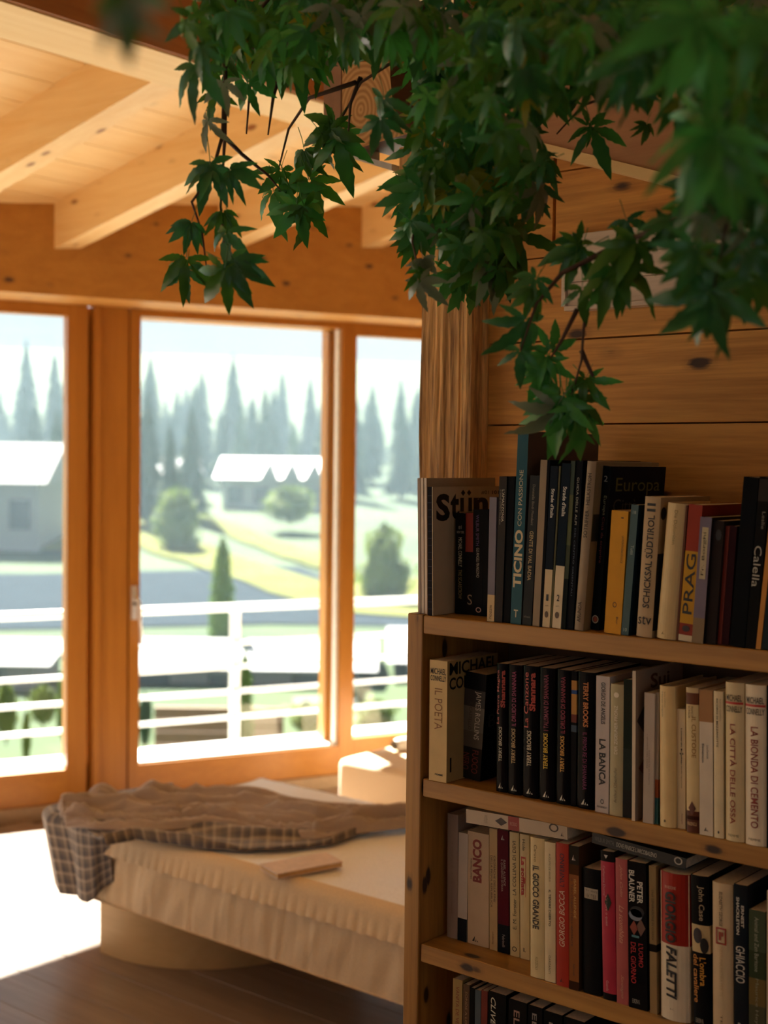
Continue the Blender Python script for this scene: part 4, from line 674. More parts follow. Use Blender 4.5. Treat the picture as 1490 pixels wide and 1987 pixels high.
def interp(pts, t):
    t = t * (len(pts) - 1); i = min(int(t), len(pts) - 2); f = t - i; f = f * f * (3 - 2 * f) * 0.5 + f * 0.5
    return (pts[i][0] * (1 - f) + pts[i + 1][0] * f, pts[i][1] * (1 - f) + pts[i + 1][1] * f)
BU = [(112, 1578), (165, 1566), (232, 1558), (300, 1562), (380, 1562), (460, 1564), (540, 1570), (620, 1580), (700, 1588), (800, 1590), (900, 1598)]
BL = [(128, 1606), (185, 1614), (250, 1616), (330, 1614), (400, 1610), (470, 1614), (545, 1626), (610, 1630), (690, 1622), (800, 1610), (900, 1622)]
def bfoot(up, lo, u, v, z): a = interp(up, u); b = interp(lo, u); return onZ(a[0] + (b[0] - a[0]) * v, a[1] + (b[1] - a[1]) * v, z)
def fold(u, v):
    w = 0.22 * noise.noise(Vector((u * 3.1, v * 1.2, 3))) + 0.06 * math.sin(u * 9)
    q = v + w
    h = 0.050 * max(0, math.sin(q * 2 * math.pi * 1.9 + 0.9)) ** 2 + 0.022 * max(0, math.sin(q * 2 * math.pi * 4.1 + u * 5)) ** 1.5
    for (cu, cv, su, sv, A) in ((.145, .15, .045, .20, .072), (.275, .10, .045, .15, .075), (.53, .25, .16, .12, .035), (.79, .80, .03, .16, .065), (.68, .62, .10, .2, .020), (.45, .75, .1, .2, .02), (.06, .6, .04, .3, .025)):
        h += A * math.exp(-((u - cu) / su) ** 2 - ((v - cv) / sv) ** 2)
    rg = 1 - abs(noise.noise(Vector((u * 1.3 + 3, v * 4.6 - u * 1.4, 8)))) * 2.4; h = h * (0.62 if u > 0.34 else 0.8) + 0.026 * max(0, rg) ** 4
    rg = 1 - abs(noise.noise(Vector((u * 2.6, v * 8 - u * 2, 18)))) * 2.4; h += 0.014 * max(0, rg) ** 4
    edge = min(1, v / 0.10, (1 - v) / 0.08)
    return h * (0.12 + 0.88 * max(0, edge)) + 0.004
def cloth_mb(fn, nu, nv, th=0.004):
    mb = MB(); mb.grid(fn, nu, nv); return mb
def uvgrid(o, fns):                   # UV per grid in order of creation
    me = o.data; uv = me.uv_layers.new(name='UV'); vals = []
    for (nu, nv, f) in fns:
        for i in range(nu + 1):
            for j in range(nv + 1): vals.append(f(i / nu, j / nv))
    for lp in me.loops: uv.data[lp.index].uv = vals[lp.vertex_index]
def solidify(o, t):
    md = o.modifiers.new('thickness', 'SOLIDIFY'); md.thickness = t; md.offset = 0
M_brown = plain((0.41, 0.33, 0.29), 0.85, 'brown wool', bump=0.2, bscale=260, sheen=0.7)
def blanket_fn(u, v):
    p = bfoot(BU, BL, u, v, 0.405)
    if v > 1: pass
    return Vector((p.x, p.y, 0.402 + fold(u, v)))
bl = solo('blanket', cloth_mb(blanket_fn, 220, 60), M_brown, (2.9, 2.8, 0.40), label='crumpled plain taupe blanket lying in long folds across the daybed', cat='blanket')
solidify(bl, 0.004)
def plaid():
    mt, n, b = _new('plaid wool'); N = n.nodes.new; K = n.links.new; t = N('ShaderNodeTexCoord'); sp = N('ShaderNodeSeparateXYZ'); K(t.outputs['UV'], sp.inputs[0])
    outs = []
    for ax in (0, 1):
        f = N('ShaderNodeMath'); f.operation = 'FRACT'; K(sp.outputs[ax], f.inputs[0])
        r = N('ShaderNodeValToRGB'); e = r.color_ramp.elements; e[0].position = 0.0; e[0].color = (0, 0, 0, 1); e[1].position = 1.0; e[1].color = (0, 0, 0, 1)
        for pos, val in ((0.06, 0.0), (0.20, 0.62), (0.26, 0.62), (0.42, 0.12), (0.62, 0.15), (0.74, 0.0)): x = e.new(pos); x.color = (val, val, val, 1)
        K(f.outputs[0], r.inputs[0]); outs.append(r)
    ad = N('ShaderNodeMath'); ad.operation = 'ADD'; K(outs[0].outputs[0], ad.inputs[0]); K(outs[1].outputs[0], ad.inputs[1])
    r = N('ShaderNodeValToRGB'); r.color_ramp.elements[0].color = (0.09, 0.085, 0.10, 1); r.color_ramp.elements[1].color = (0.42, 0.36, 0.30, 1); r.color_ramp.elements[1].position = 0.95
    x = r.color_ramp.elements.new(0.25); x.color = (0.17, 0.14, 0.125, 1)
    K(ad.outputs[0], r.inputs[0]); K(r.outputs[0], b.inputs['Base Color']); b.inputs['Roughness'].default_value = 0.9; b.inputs['Sheen Weight'].default_value = 0.3; return mt
M_plaid = plaid()
PU = [(150, 1600), (220, 1608), (300, 1606), (400, 1604), (480, 1608), (560, 1614), (640, 1618), (700, 1612)]
PL = [(205, 1642), (262, 1632), (330, 1640), (400, 1650), (470, 1653), (560, 1648), (640, 1642), (715, 1618)]
def plaid_top(u, v):
    p = bfoot(PU, PL, u, v, 0.40)
    h = 0.004 + 0.022 * max(0, math.sin((v * 1.3 + 0.25 * math.sin(u * 7)) * math.pi * 2)) * min(1, (1 - v) / 0.12) + 0.008 * abs(noise.noise(Vector((u * 9, v * 3, 1))))
    return Vector((p.x, p.y, 0.399 + h))
HP = [(2.43, 3.02), (2.405, 3.06), (2.40, 3.13), (2.415, 3.19), (2.40, 3.27), (2.44, 3.345), (2.56, 3.37), (2.72, 3.33), (2.90, 3.29)]
def plaid_hang(u, v):                 # v = 0 on top of the bed, 1 at the hanging hem
    x, y = interp(HP, u)
    cx, cy = 2.62, 2.98
    if v < 0.35:
        q = v / 0.35; tx, ty = cx + (x - cx) * 0.55, cy + (y - cy) * 0.45
        a = math.sin(q * math.pi / 2); zz = 0.410 + 0.012 * (1 - q)
        return Vector((tx + (x - tx) * a, ty + (y - ty) * a, zz - 0.035 * q ** 4))
    q = (v - 0.35) / 0.65; Lh = 0.20 - 0.07 * max(0, 1 - u * 5) 
    drop = 0.375 - q * Lh
    f = 0.010 * math.sin(u * 22) * q
    return Vector((x + f * 0.6 + 0.010 * q, y - 0.050 * q * (1 if u > 0.3 else 0.2) + f, drop))
mb = MB().grid(plaid_hang, 90, 40).grid(plaid_top, 120, 16)
pl = solo('blanket', mb, M_plaid, (2.6, 3.0, 0.40), label='checked grey and cream wool blanket hanging over the corner of the daybed', cat='blanket')
uvgrid(pl, [(90, 40, lambda u, v: (u * 20, v * 9)), (120, 16, lambda u, v: (u * 22, v * 4))]); solidify(pl, 0.005)

nb = [onZ(x, y, 0.412) for x, y in ((504, 1677), (538, 1696), (665, 1672), (632, 1653))]
note = empty('notebook', (nb[0].x, nb[0].y, 0.398), label='small closed notebook with pinkish beige cover on the daybed', cat='notebook')
def slabq(pts, z0, z1, sh=0.0):
    c = sum(pts, Vector()) / 4; q = [p + (c - p) * sh for p in pts]
    return MB().hexa([Vector((p.x, p.y, z0)) for p in reversed(q)][::-1] + [Vector((p.x, p.y, z1)) for p in q])
M_nc = plain((0.72, 0.58, 0.50), 0.6, 'notebook cover')
part('cover', slabq(nb, 0.410, 0.4125), M_nc, note); part('cover', slabq(nb, 0.3985, 0.4005), M_nc, note)
part('pages', slabq(nb, 0.4005, 0.410, 0.025), plain((0.62, 0.42, 0.22), 0.9, 'tan page block'), note)

def rbox(x0, y0, x1, y1, z0, z1, r, puff=0.0):
    pts = []
    for (cx, cy, a0) in ((x1 - r, y1 - r, 0), (x0 + r, y1 - r, 90), (x0 + r, y0 + r, 180), (x1 - r, y0 + r, 270)):
        for i in range(7): a = math.radians(a0 + i * 15); pts.append((cx + r * math.cos(a), cy + r * math.sin(a)))
    cx, cy = (x0 + x1) / 2, (y0 + y1) / 2; n = len(pts); mb = MB(); rings = []
    for (ins, z) in ((0.01, z0), (0, z0 + 0.012), (0, (z0 + z1) / 2), (0, z1 - 0.02), (0.006, z1 - 0.006), (0.02, z1), (0.08, z1 + puff)):
        rings.append([(p[0] + (cx - p[0]) * ins * 2, p[1] + (cy - p[1]) * ins * 2, z) for p in pts])
    vs = sum(rings, []); fs = [tuple(range(n - 1, -1, -1)), tuple(range((len(rings) - 1) * n, len(rings) * n))]
    for k in range(len(rings) - 1):
        for i in range(n): j = (i + 1) % n; fs.append((k * n + i, k * n + j, k * n + n + j, k * n + n + i))
    return mb.add(vs, fs, 0, True)
pf = empty('pouf', (4.4, 3.2, 0), label='low rounded beige fabric pouf beside the right hand window', cat='pouf')
part('body', rbox(4.07, 2.75, 4.75, 3.63, 0.001, 0.235, 0.07, 0.004), M_fabric, pf)
c0 = onZ(775, 1447, 0.26)
tw = MB()
def roll(u, v):
    a = v * 2 * math.pi; r = 0.028 + 0.002 * noise.noise(Vector((u * 6, math.cos(a) * 2, math.sin(a) * 2)))
    r *= 1 if 0.04 < u < 0.96 else 0.75
    return Vector((c0.x + (u - 0.12) * 0.30 + 0, c0.y - 0.10 * u + r * math.cos(a), 0.268 + r * math.sin(a)))
tw.grid(roll, 30, 24)
solo('towel', tw, plain((0.86, 0.84, 0.80), 0.95, 'white terry', bump=0.4, bscale=300), (c0.x, c0.y, 0.24), label='white rolled towel lying on the pouf', cat='towel')

# ------------------------------------------------------------------ balcony and garden
terr = empty('terrace_floor', wp(2, 6.4, -0.3), kind='structure')
part('deck', MB().wbox(-2.5, 8.0, 5.63, 7.5, -0.45, -0.30), plain((0.55, 0.54, 0.50), 0.8, 'terrace slab'), terr)
rail = empty('balcony_railing', wp(2, 7.2, -0.3), label='white metal balcony railing with horizontal bars outside the windows', cat='railing')
def zat(x, y, k):
    P = ray(x, y); d = (k - (NV.x * CAM[0] + NV.y * CAM[1])) / (NV.x * P[0] + NV.y * P[1]); return CAM[2] + P[2] * d, d
zr = [zat(0, y, 7.2)[0] for y in (1197, 1272, 1322, 1374, 1428, 1481)]
M_rail = plain((0.86, 0.86, 0.83), 0.35, 'white rail paint')
part('top_rail', MB().tube([wp(-2.5, 7.2, zr[0]), wp(8, 7.2, zr[0])], 0.024, 10), M_rail, rail)
for z in zr[1:]: part('bar', MB().tube([wp(-2.5, 7.2, z), wp(8, 7.2, z)], 0.013, 8), M_rail, rail)
P = ray(460, 1300); d = 7.2 / (NV.x * P[0] + NV.y * P[1]); sp_ = WV.x * P[0] * d + WV.y * P[1] * d
for i in range(-2, 4): part('baluster', MB().wbox(sp_ + 1.72 * i - 0.025, sp_ + 1.72 * i + 0.025, 7.215, 7.265, -0.30, zr[0] - 0.03), M_rail, rail)

def H(x, y):
    if y < 45: h = -3.55
    elif y < 100: t = (y - 45) / 55; h = -3.55 + 2.9 * t + 0.5 * t * (-x / 20)
    else: h = -0.65 + (y - 100) * 0.075 - 0.5 * x / 20 + max(0, y - 146) * 0.06
    return h + 0.35 * noise.noise(Vector((x * 0.05, y * 0.05, 0))) * min(1, max(0, (y - 30) / 30))
def grass():  # dark green carries the tree shadow over the slope
    mt, n, b = _new('meadow'); N = n.nodes.new; K = n.links.new; t = N('ShaderNodeTexCoord'); no = N('ShaderNodeTexNoise'); no.inputs['Scale'].default_value = 0.12; no.inputs['Detail'].default_value = 5
    K(t.outputs['Object'], no.inputs['Vector']); r = N('ShaderNodeValToRGB'); r.color_ramp.elements[0].position = 0.35; r.color_ramp.elements[1].position = 0.65
    r.color_ramp.elements[0].color = (0.030, 0.055, 0.030, 1); r.color_ramp.elements[1].color = (0.055, 0.085, 0.035, 1); K(no.outputs[0], r.inputs[0]); K(r.outputs[0], b.inputs['Base Color']); b.inputs['Roughness'].default_value = 0.9; b.inputs['Specular IOR Level'].default_value = 0.1; return mt
gr = MB().grid(lambda u, v: (lambda x, y: yf(x, y, H(x, y)))((u - 0.5) * 260, 8.6 + 300 * v * v), 60, 90)
g = solo('ground', gr, grass(), yf(0, 60, -3), kind='structure')
M_asph = plain((0.030, 0.040, 0.050), 1.0, 'asphalt', bscale=2, spec=0.0)
road = MB(); rp_ = [(-40, 36), (-14, 38), (-8, 39.5), (-3.5, 41), (0, 41), (4, 39), (9, 36), (30, 34)]
vs = []
for (x, y) in rp_:
    for q in (0, 1, 2, 3): yy = y + [-0.0, 5, 10, 15][q] * (1 if x < -3 else 0.35); vs.append(yf(x, yy, H(x, yy) + 0.05))
fs = [(i * 4 + j, i * 4 + 4 + j, i * 4 + 5 + j, i * 4 + 1 + j) for i in range(len(rp_) - 1) for j in range(3)]
road.add(vs, fs)
fld = MB(); M_fld = plain((0.125, 0.135, 0.05), 0.9, 'mown meadow', spec=0.0, bscale=0.6, var=0.25)  # sunlit grass painted as paler strips
def draped(pts0, pts1, n=14, m=5, dz=0.12):
    q = []
    for i in range(n + 1):
        for j in range(m + 1):
            t = i / n; a = (pts0[0][0] + (pts0[1][0] - pts0[0][0]) * t, pts0[0][1] + (pts0[1][1] - pts0[0][1]) * t); b = (pts1[0][0] + (pts1[1][0] - pts1[0][0]) * t, pts1[0][1] + (pts1[1][1] - pts1[0][1]) * t)
            y = a[1] + (b[1] - a[1]) * j / m; x = a[0] + (b[0] - a[0]) * j / m + 0.5 * noise.noise(Vector((i * 0.6, j * 0.9, 2)))
            q.append(yf(x, y, H(x, y) + dz))
    return q, [(i * (m + 1) + j, (i + 1) * (m + 1) + j, (i + 1) * (m + 1) + j + 1, i * (m + 1) + j + 1) for i in range(n) for j in range(m)]
for pa, pb in ((((-13.5, 66), (-1.5, 44)), ((-15, 76), (-1.8, 50))), (((-13, 79), (-2.2, 54)), ((-13.5, 84), (-2.6, 60))), (((-22, 60), (-12.5, 60)), ((-24, 66), (-14, 66))), (((-1.0, 44), (6, 40)), ((-1.2, 54), (6, 50)))):
    fld.add(*draped(pa, pb))
solo('meadow_strips', fld, M_fld, yf(-5, 60, -3), kind='structure')
solo('road', road, M_asph, yf(0, 42, -3.5), kind='structure')

M_wallw = plain((0.30, 0.31, 0.32), 0.8, 'rendered wall'); M_roofw = plain((0.30, 0.31, 0.32), 0.8, 'pale metal roof'); M_win = plain((0.07, 0.09, 0.11), 0.2, 'dark window')
M_brownw = wood('garden timber', (0.36, 0.20, 0.11), (0.26, 0.13, 0.07), axis=0, kr=0)
def house(label, x0, x1, y, depth, zb, zw, zrf, ridge='x', gables=0, wins=4, roofm=None, wallm=None):
    o = empty('house', yf((x0 + x1) / 2, y + depth / 2, zb), label=label, cat='house', group=None)
    a = [(x0, y), (x1, y), (x1, y + depth), (x0, y + depth)]
    part('wall', MB().hexa([yf(p[0], p[1], zb) for p in a] + [yf(p[0], p[1], zw) for p in a]), wallm or M_wallw, o)
    e = 0.5; ym = y + depth / 2
    rf = MB().add([yf(x0 - e, y - e, zw), yf(x1 + e, y - e, zw), yf(x1 + e, y + depth + e, zw), yf(x0 - e, y + depth + e, zw), yf(x0 - e, ym, zrf), yf(x1 + e, ym, zrf)],
                  [(0, 1, 5, 4), (2, 3, 4, 5), (0, 4, 3), (1, 2, 5), (3, 2, 1, 0)])
    part('roof', rf, roofm or M_roofw, o)
    for i in range(gables):
        gx = x0 + (x1 - x0) * (0.35 + 0.65 * (i + 0.5) / gables); gw = (x1 - x0) * 0.09
        part('gable', MB().add([yf(gx - gw, y - e - 0.05, zw - 0.02), yf(gx + gw, y - e - 0.05, zw - 0.02), yf(gx, y - e - 0.05, zw + (zrf - zw) * 0.8), yf(gx - gw, ym, zw), yf(gx + gw, ym, zw), yf(gx, ym, zw + (zrf - zw) * 0.8)], [(0, 1, 2), (0, 2, 5, 3), (1, 4, 5, 2)]), wallm or M_wallw, o)
    for i in range(wins):
        wx = x0 + (x1 - x0) * (i + 0.5) / wins; ww = min(0.5, (x1 - x0) / wins * 0.28)
        f = part('window', MB().hexa([yf(wx - ww, y - 0.05, zb + (zw - zb) * 0.45), yf(wx + ww, y - 0.05, zb + (zw - zb) * 0.45), yf(wx + ww, y - 0.005, zb + (zw - zb) * 0.45), yf(wx - ww, y - 0.005, zb + (zw - zb) * 0.45), yf(wx - ww, y - 0.05, zb + (zw - zb) * 0.8), yf(wx + ww, y - 0.05, zb + (zw - zb) * 0.8), yf(wx + ww, y - 0.005, zb + (zw - zb) * 0.8), yf(wx - ww, y - 0.005, zb + (zw - zb) * 0.8)]), M_win, o)
    return o
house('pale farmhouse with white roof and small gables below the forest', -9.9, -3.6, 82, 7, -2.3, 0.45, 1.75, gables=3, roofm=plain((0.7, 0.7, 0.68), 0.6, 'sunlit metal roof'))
house('pale tall house with white roof at the left window edge', -20.5, -15.5, 60, 6, -3.4, 0.4, 2.2, wins=3)
house('small white chalet high on the slope between the trees at left', -13.8, -12.2, 84, 3, -1.5, 0.6, 1.6, wins=1)
house('low white roofed building just behind the balcony bars', -6.2, -0.6, 30, 3.4, -3.9, -3.15, -2.75, wins=3)
house('long low white roofed building behind the balcony at right', 0.6, 6.5, 31, 3.6, -3.9, -3.1, -2.55, wins=3)
house('low white shed behind the balcony bars at left', -12.5, -7.6, 29, 2.4, -3.9, -2.95, -2.6, wins=2)
# timber garden wall
tw_ = empty('garden_wall', yf(-1.6, 17, -3.7), label='brown timber garden wall low behind the balcony', cat='wall')
for i in range(12): part('wall_board', MB().hexa([yf(xx, 17 + q, -3.6 + 0.16 * i + dz) for dz in (0, 0.15) for (xx, q) in ((-2.9, 0), (-1.25, 0), (-1.25, 0.05), (-2.9, 0.05))]), M_brownw, tw_)

def leafmat(name, c1, c2, tl=0.3, rough=0.45):
    mt, n, b = _new(name); N = n.nodes.new; K = n.links.new; o = [x for x in n.nodes if x.type == 'OUTPUT_MATERIAL'][0]
    t = N('ShaderNodeTexCoord'); no = N('ShaderNodeTexNoise'); no.inputs['Scale'].default_value = 1.2; K(t.outputs['Object'], no.inputs['Vector'])
    r = N('ShaderNodeValToRGB'); r.color_ramp.elements[0].position = 0.35; r.color_ramp.elements[1].position = 0.65; r.color_ramp.elements[0].color = tuple(c1) + (1,); r.color_ramp.elements[1].color = tuple(c2) + (1,)
    K(no.outputs[0], r.inputs[0]); K(r.outputs[0], b.inputs['Base Color']); b.inputs['Roughness'].default_value = rough
    tr = N('ShaderNodeBsdfTranslucent'); K(r.outputs[0], tr.inputs[0]); mi = N('ShaderNodeMixShader'); mi.inputs[0].default_value = tl
    K(b.outputs[0], mi.inputs[1]); K(tr.outputs[0], mi.inputs[2]); K(mi.outputs[0], o.inputs[0]); return mt
M_con = leafmat('conifer needles', (0.035, 0.075, 0.035), (0.06, 0.12, 0.05), 0.1, 0.9)
M_dec = leafmat('light foliage', (0.09, 0.15, 0.03), (0.20, 0.26, 0.06), 0.3, 0.8)
M_bark = plain((0.10, 0.07, 0.05), 0.9, 'bark')
def conifer_mesh(seed, mat):
    rs = random.Random(seed); mb = MB(); T = 13; NS = 14
    for k in range(T):
        z = 0.08 + 0.86 * k / T; r = 0.20 * (1 - k / T) ** 0.85 + 0.015; vs = [(0, 0, z + 0.13)]
        for i in range(NS):
            a = 2 * math.pi * (i + rs.random() * 0.6) / NS; q = r * (0.55 if i % 2 else 1.0) * rs.uniform(0.8, 1.15)
            vs.append((q * math.cos(a), q * math.sin(a), z - (0.03 if i % 2 == 0 else 0.0)))
        mb.add(vs, [(0, 1 + i, 1 + (i + 1) % NS) for i in range(NS)] + [tuple(range(NS, 0, -1))])
    return mb.mesh('crown', mat)
def stem_mesh(): return MB().tube([(0, 0, -0.05), (0, 0, 0.9)], [0.018, 0.004], 6).mesh('trunk', M_bark)
CONS = [conifer_mesh(s_, M_con) for s_ in range(5)]; TRK = stem_mesh()
def tree(x, y, h, label, group, w=1.0, me=None, z=None):
    zz = (H(x, y) if z is None else z) - 0.1
    o = empty('conifer', yf(x, y, zz), label=label, cat='tree', group=group)
    rz = rnd() * 6.28; hh = h
    shared('crown', me or random.choice(CONS), o, (0, 0, 0), (0, 0, rz), (hh * w, hh * w, hh)); shared('trunk', TRK, o, (0, 0, 0), (0, 0, 0), (hh, hh, hh))
def pxx(px, y): return (px - 745) / FPX * y
def htop(py, y, x): return (1.45 + (905 - py) / FPX * y) - H(x, y)
# skyline trees placed by their tops, then fillers on the slope
sky = [(50, 668, 118), (105, 690, 112), (-20, 720, 110), (290, 690, 104), (390, 720, 116), (450, 690, 110), (490, 770, 105), (545, 722, 122), (600, 732, 118), (640, 760, 112), (720, 742, 118), (775, 732, 122), (810, 745, 115), (340, 770, 118), (200, 700, 110), (150, 740, 120), (680, 770, 108), (430, 800, 100), (860, 750, 116), (-80, 700, 120)]
ORD = ['first', 'second', 'third', 'fourth', 'fifth', 'sixth', 'seventh', 'eighth', 'ninth', 'tenth']
def pane(px): return 'left' if px < 133 else 'middle' if 272 < px < 626 else 'right' if 690 < px < 815 else None
for (px, py, y) in sorted(sky):
    x = pxx(px, y); w_ = pane(px) if px > 0 else None
    if w_:
        cnt = [q for q in sorted(sky) if q[0] > 0 and pane(q[0]) == w_]; lab = '%s spruce from the left standing tallest on the skyline in the %s window' % (ORD[cnt.index((px, py, y))], w_)
    else: continue
    tree(x, y, htop(py, y, x), lab, 'spruces on the skyline', w=0.95)
SPOTS = [(pxx(px, y), y) for (px, py, y) in sky]
for i in range(520):
    y = U(92, 142); px = -160 + 1060 * rnd(); x = pxx(px, y)
    if min((x - a) ** 2 + (y - b) ** 2 for a, b in SPOTS) < 3.0 ** 2: continue
    SPOTS.append((x, y))
    if px > 850 or px < -60 or 150 < px < 245: continue
    tree(x, y, htop(U(745, 835), y, x), 'hazy blue spruce in the forest on the slope', 'spruces filling the slope', w=U(0.85, 1.0))
for (px, py, y) in ((285, 760, 70), (370, 790, 74), (330, 830, 66), (110, 800, 72)):
    x = pxx(px, y); tree(x, y, htop(py, y, x), 'nearer grey green spruce in front of the hillside forest', 'nearer spruces by the farmhouse')
# garden: column thuja and shrubs
def blob_mesh(seed, mat, n=420, pointed=False):
    rs = random.Random(seed); mb = MB()
    for i in range(n):
        z = rs.random(); a = rs.random() * 6.28
        r = (0.5 * math.sqrt(max(0, 1 - (2 * z - 1) ** 2)) * (0.8 + 0.5 * noise.noise(Vector((math.cos(a) * 1.6 + seed, math.sin(a) * 1.6, z * 3.5)))) if not pointed else 0.16 * (math.sin(math.pi * min(1, z * 0.62 + 0.30)) ** 1.0) * (1 if z < .9 else (1 - z) * 10)) * rs.uniform(0.75, 1.05)
        p = Vector((r * math.cos(a), r * math.sin(a), z)); s_ = 0.05 if not pointed else 0.028
        u = Vector((rs.uniform(-1, 1), rs.uniform(-1, 1), rs.uniform(-1, 1))).normalized() * s_; w = Vector((rs.uniform(-1, 1), rs.uniform(-1, 1), rs.uniform(0, 1.5))).normalized() * s_ * 1.6
        mb.add([p - u, p + u, p + w], [(0, 1, 2)])
    return mb
def shrub(name, label, px, pyt, pyb, y, wpx, mat, seed, pointed=False, n=420):
    x = pxx(px, y); zt = 1.45 + (903 - pyt) / FPX * y; zb = 1.45 + (903 - pyb) / FPX * y
    o = empty(name, yf(x, y, zb), label=label, cat='shrub')
    h = zt - zb; w = wpx / FPX * y * (1 if not pointed else 3.0)
    mb = blob_mesh(seed, mat, n, pointed); c = MB().grid(lambda u, v: Vector((0.34 * math.sin(math.pi * v) * math.cos(6.2832 * u), 0.34 * math.sin(math.pi * v) * math.sin(6.2832 * u), 0.5 - 0.44 * math.cos(math.pi * v))) * (1 + 0.3 * noise.noise(Vector((math.cos(6.2832 * u) * 1.6 + seed, math.sin(6.2832 * u) * 1.6, v * 3.5)))) if not pointed else Vector((0.125 * math.sin(math.pi * min(1, v * .62 + .30)) * math.cos(6.2832 * u) * (1 if v < .97 else 0), 0.125 * math.sin(math.pi * min(1, v * .62 + .30)) * math.sin(6.2832 * u) * (1 if v < .97 else 0), v * 0.97)), 14, 12)
    mb.add(c.v, c.f); me = mb.mesh('foliage', mat)
    shared('foliage', me, o, (0, 0, 0), (0, 0, 0), (w, w, h)); shared('stem', TRK, o, (0, 0, -0.05), (0, 0, 0), (h * 0.8, h * 0.8, h * 0.7))
M_thuja = leafmat('thuja', (0.07, 0.15, 0.03), (0.16, 0.26, 0.05), 0.2, 0.8)
shrub('column_thuja', 'pointed green column thuja rising behind the railing post', 432, 1055, 1290, 33, 52, M_thuja, 3, True, 900)
shrub('column_thuja', 'lower dark thuja behind the railing below the pointed one', 478, 1270, 1460, 15.5, 34, M_thuja, 4, True, 500)
shrub('column_thuja', 'narrow dark thuja beside the left window frame', 122, 1320, 1440, 15.5, 26, M_thuja, 5, True, 500)
for i, (nm, px, a, b_, y, w, mt) in enumerate((('round yellow green shrub at the left edge below the rails', 12, 1345, 1450, 15, 60, M_dec), ('yellow green shrub low between the rails in the left window', 85, 1345, 1420, 16, 70, M_dec), ('light green sprig standing by the terrace edge at left', 52, 1400, 1500, 13, 22, M_dec),
        ('dark green shrub under the rails beside the door handle', 283, 1360, 1460, 16, 36, M_con), ('yellow green shrub low at the right of the middle window', 600, 1370, 1430, 19, 90, M_dec), ('bushy green shrub behind the right hand window', 735, 1365, 1430, 19, 100, M_dec), ('dark shrub by the pale path in the right window', 700, 1335, 1390, 22, 40, M_con),
        ('small round green bush behind the second rail', 300, 1246, 1280, 36, 40, M_dec), ('small light bush right of the round one behind the rail', 352, 1248, 1276, 36, 36, M_dec), ('pale green tree beyond the right hand window', 750, 1030, 1200, 48, 130, M_dec), ('pale green bushy tree beside the farmhouse', 345, 960, 1080, 62, 110, M_dec), ('grey green tree between farmhouse and window mullion', 560, 950, 1020, 70, 120, M_dec))):
    shrub('shrub', nm, px, a, b_, y, w, mt, 20 + i)
# morning haze over the valley
hz = MB().hexa([yf(-160, 13, -7), yf(160, 13, -7), yf(160, 122, -7), yf(-160, 122, -7), yf(-160, 13, 13), yf(160, 13, 13), yf(160, 122, 13), yf(-160, 122, 13)])
hm = bpy.data.materials.new('valley haze'); hm.use_nodes = True; n = hm.node_tree; n.nodes.clear(); o = n.nodes.new('ShaderNodeOutputMaterial'); vs_ = n.nodes.new('ShaderNodeVolumeScatter')
vs_.inputs['Color'].default_value = (0.155, 0.215, 0.265, 1); vs_.inputs['Density'].default_value = 0.0048; vs_.inputs['Anisotropy'].default_value = 0.2; n.links.new(vs_.outputs[0], o.inputs['Volume'])
solo('haze', hz, hm, yf(0, 60, -6), kind='structure')

# ------------------------------------------------------------------ hanging plant with palmate leaves
LM = [leafmat('leaf green %d' % i, a, b, 0.25, 0.30) for i, (a, b) in enumerate((((0.040, 0.145, 0.016), (0.08, 0.25, 0.026)), ((0.042, 0.22, 0.04), (0.085, 0.38, 0.07)), ((0.025, 0.13, 0.035), (0.055, 0.25, 0.065)), ((0.16, 0.20, 0.012), (0.32, 0.32, 0.02)), ((0.14, 0.19, 0.11), (0.24, 0.29, 0.18))))]
def leaflet(mb, ang, Ln, wd, droop, fold, rs):
    n = 10; vs = []; ca, sa = math.cos(ang), math.sin(ang); cv = rs.uniform(-0.12, 0.12)
    for i in range(n + 1):
        t = i / n; w = wd * Ln * (0.12 + 0.88 * math.sin(math.pi * min(1, t ** 0.95)) ** 1.1) * (1.10 if i % 2 else 0.9)
        if i == n: w = 0.0
        y = Ln * (0.04 + 0.96 * t); x = cv * Ln * t * t; z = -droop * Ln * t * t
        for s_ in (-1, 0, 1):
            px, py, pz = x + s_ * w, y - (0.03 * Ln if s_ and i % 2 else 0), z + (abs(s_) * w * fold)
            vs.append((px * ca + py * sa, -px * sa + py * ca, pz))
    mb.add(vs, [(i * 3 + j, i * 3 + j + 1, i * 3 + 4 + j, i * 3 + 3 + j) for i in range(n) for j in (0, 1)], 0, True)
def leaf_geo(seed):
    rs = random.Random(seed); mb = MB(); k = rs.choice((5, 5, 5, 6, 7)); sp = rs.uniform(1.3, 2.3)
    for i in range(k):
        q = (i / (k - 1) - 0.5) * 2; L_ = (1.0 - 0.42 * abs(q) ** 1.5) * rs.uniform(0.88, 1.08)
        leaflet(mb, q * sp + rs.uniform(-.08, .08), L_, rs.uniform(0.130, 0.175), rs.uniform(0.1, 0.9), rs.uniform(0.1, 0.5), rs)
    mb.tube([(0, -0.55, 0.22), (0, -0.25, 0.06), (0, 0, 0)], 0.012, 3)
    return mb
GEO = [leaf_geo(i) for i in range(12)]
LMESH = [[None] * len(LM) for _ in GEO]
def lmesh(g, mtl):
    if LMESH[g][mtl] is None: LMESH[g][mtl] = GEO[g].mesh('leaf', LM[mtl])
    return LMESH[g][mtl]
plant = empty('hanging_plant', tuple(atd(800, -200, 1.9)), label='lush hanging plant with palmate green leaves trailing in front of the wall and window', cat='plant')
PL0 = wloc(plant)
tocam = Vector(tuple(-FW)); right = Vector(tuple(RT)); up = Vector((0, 0, 1))
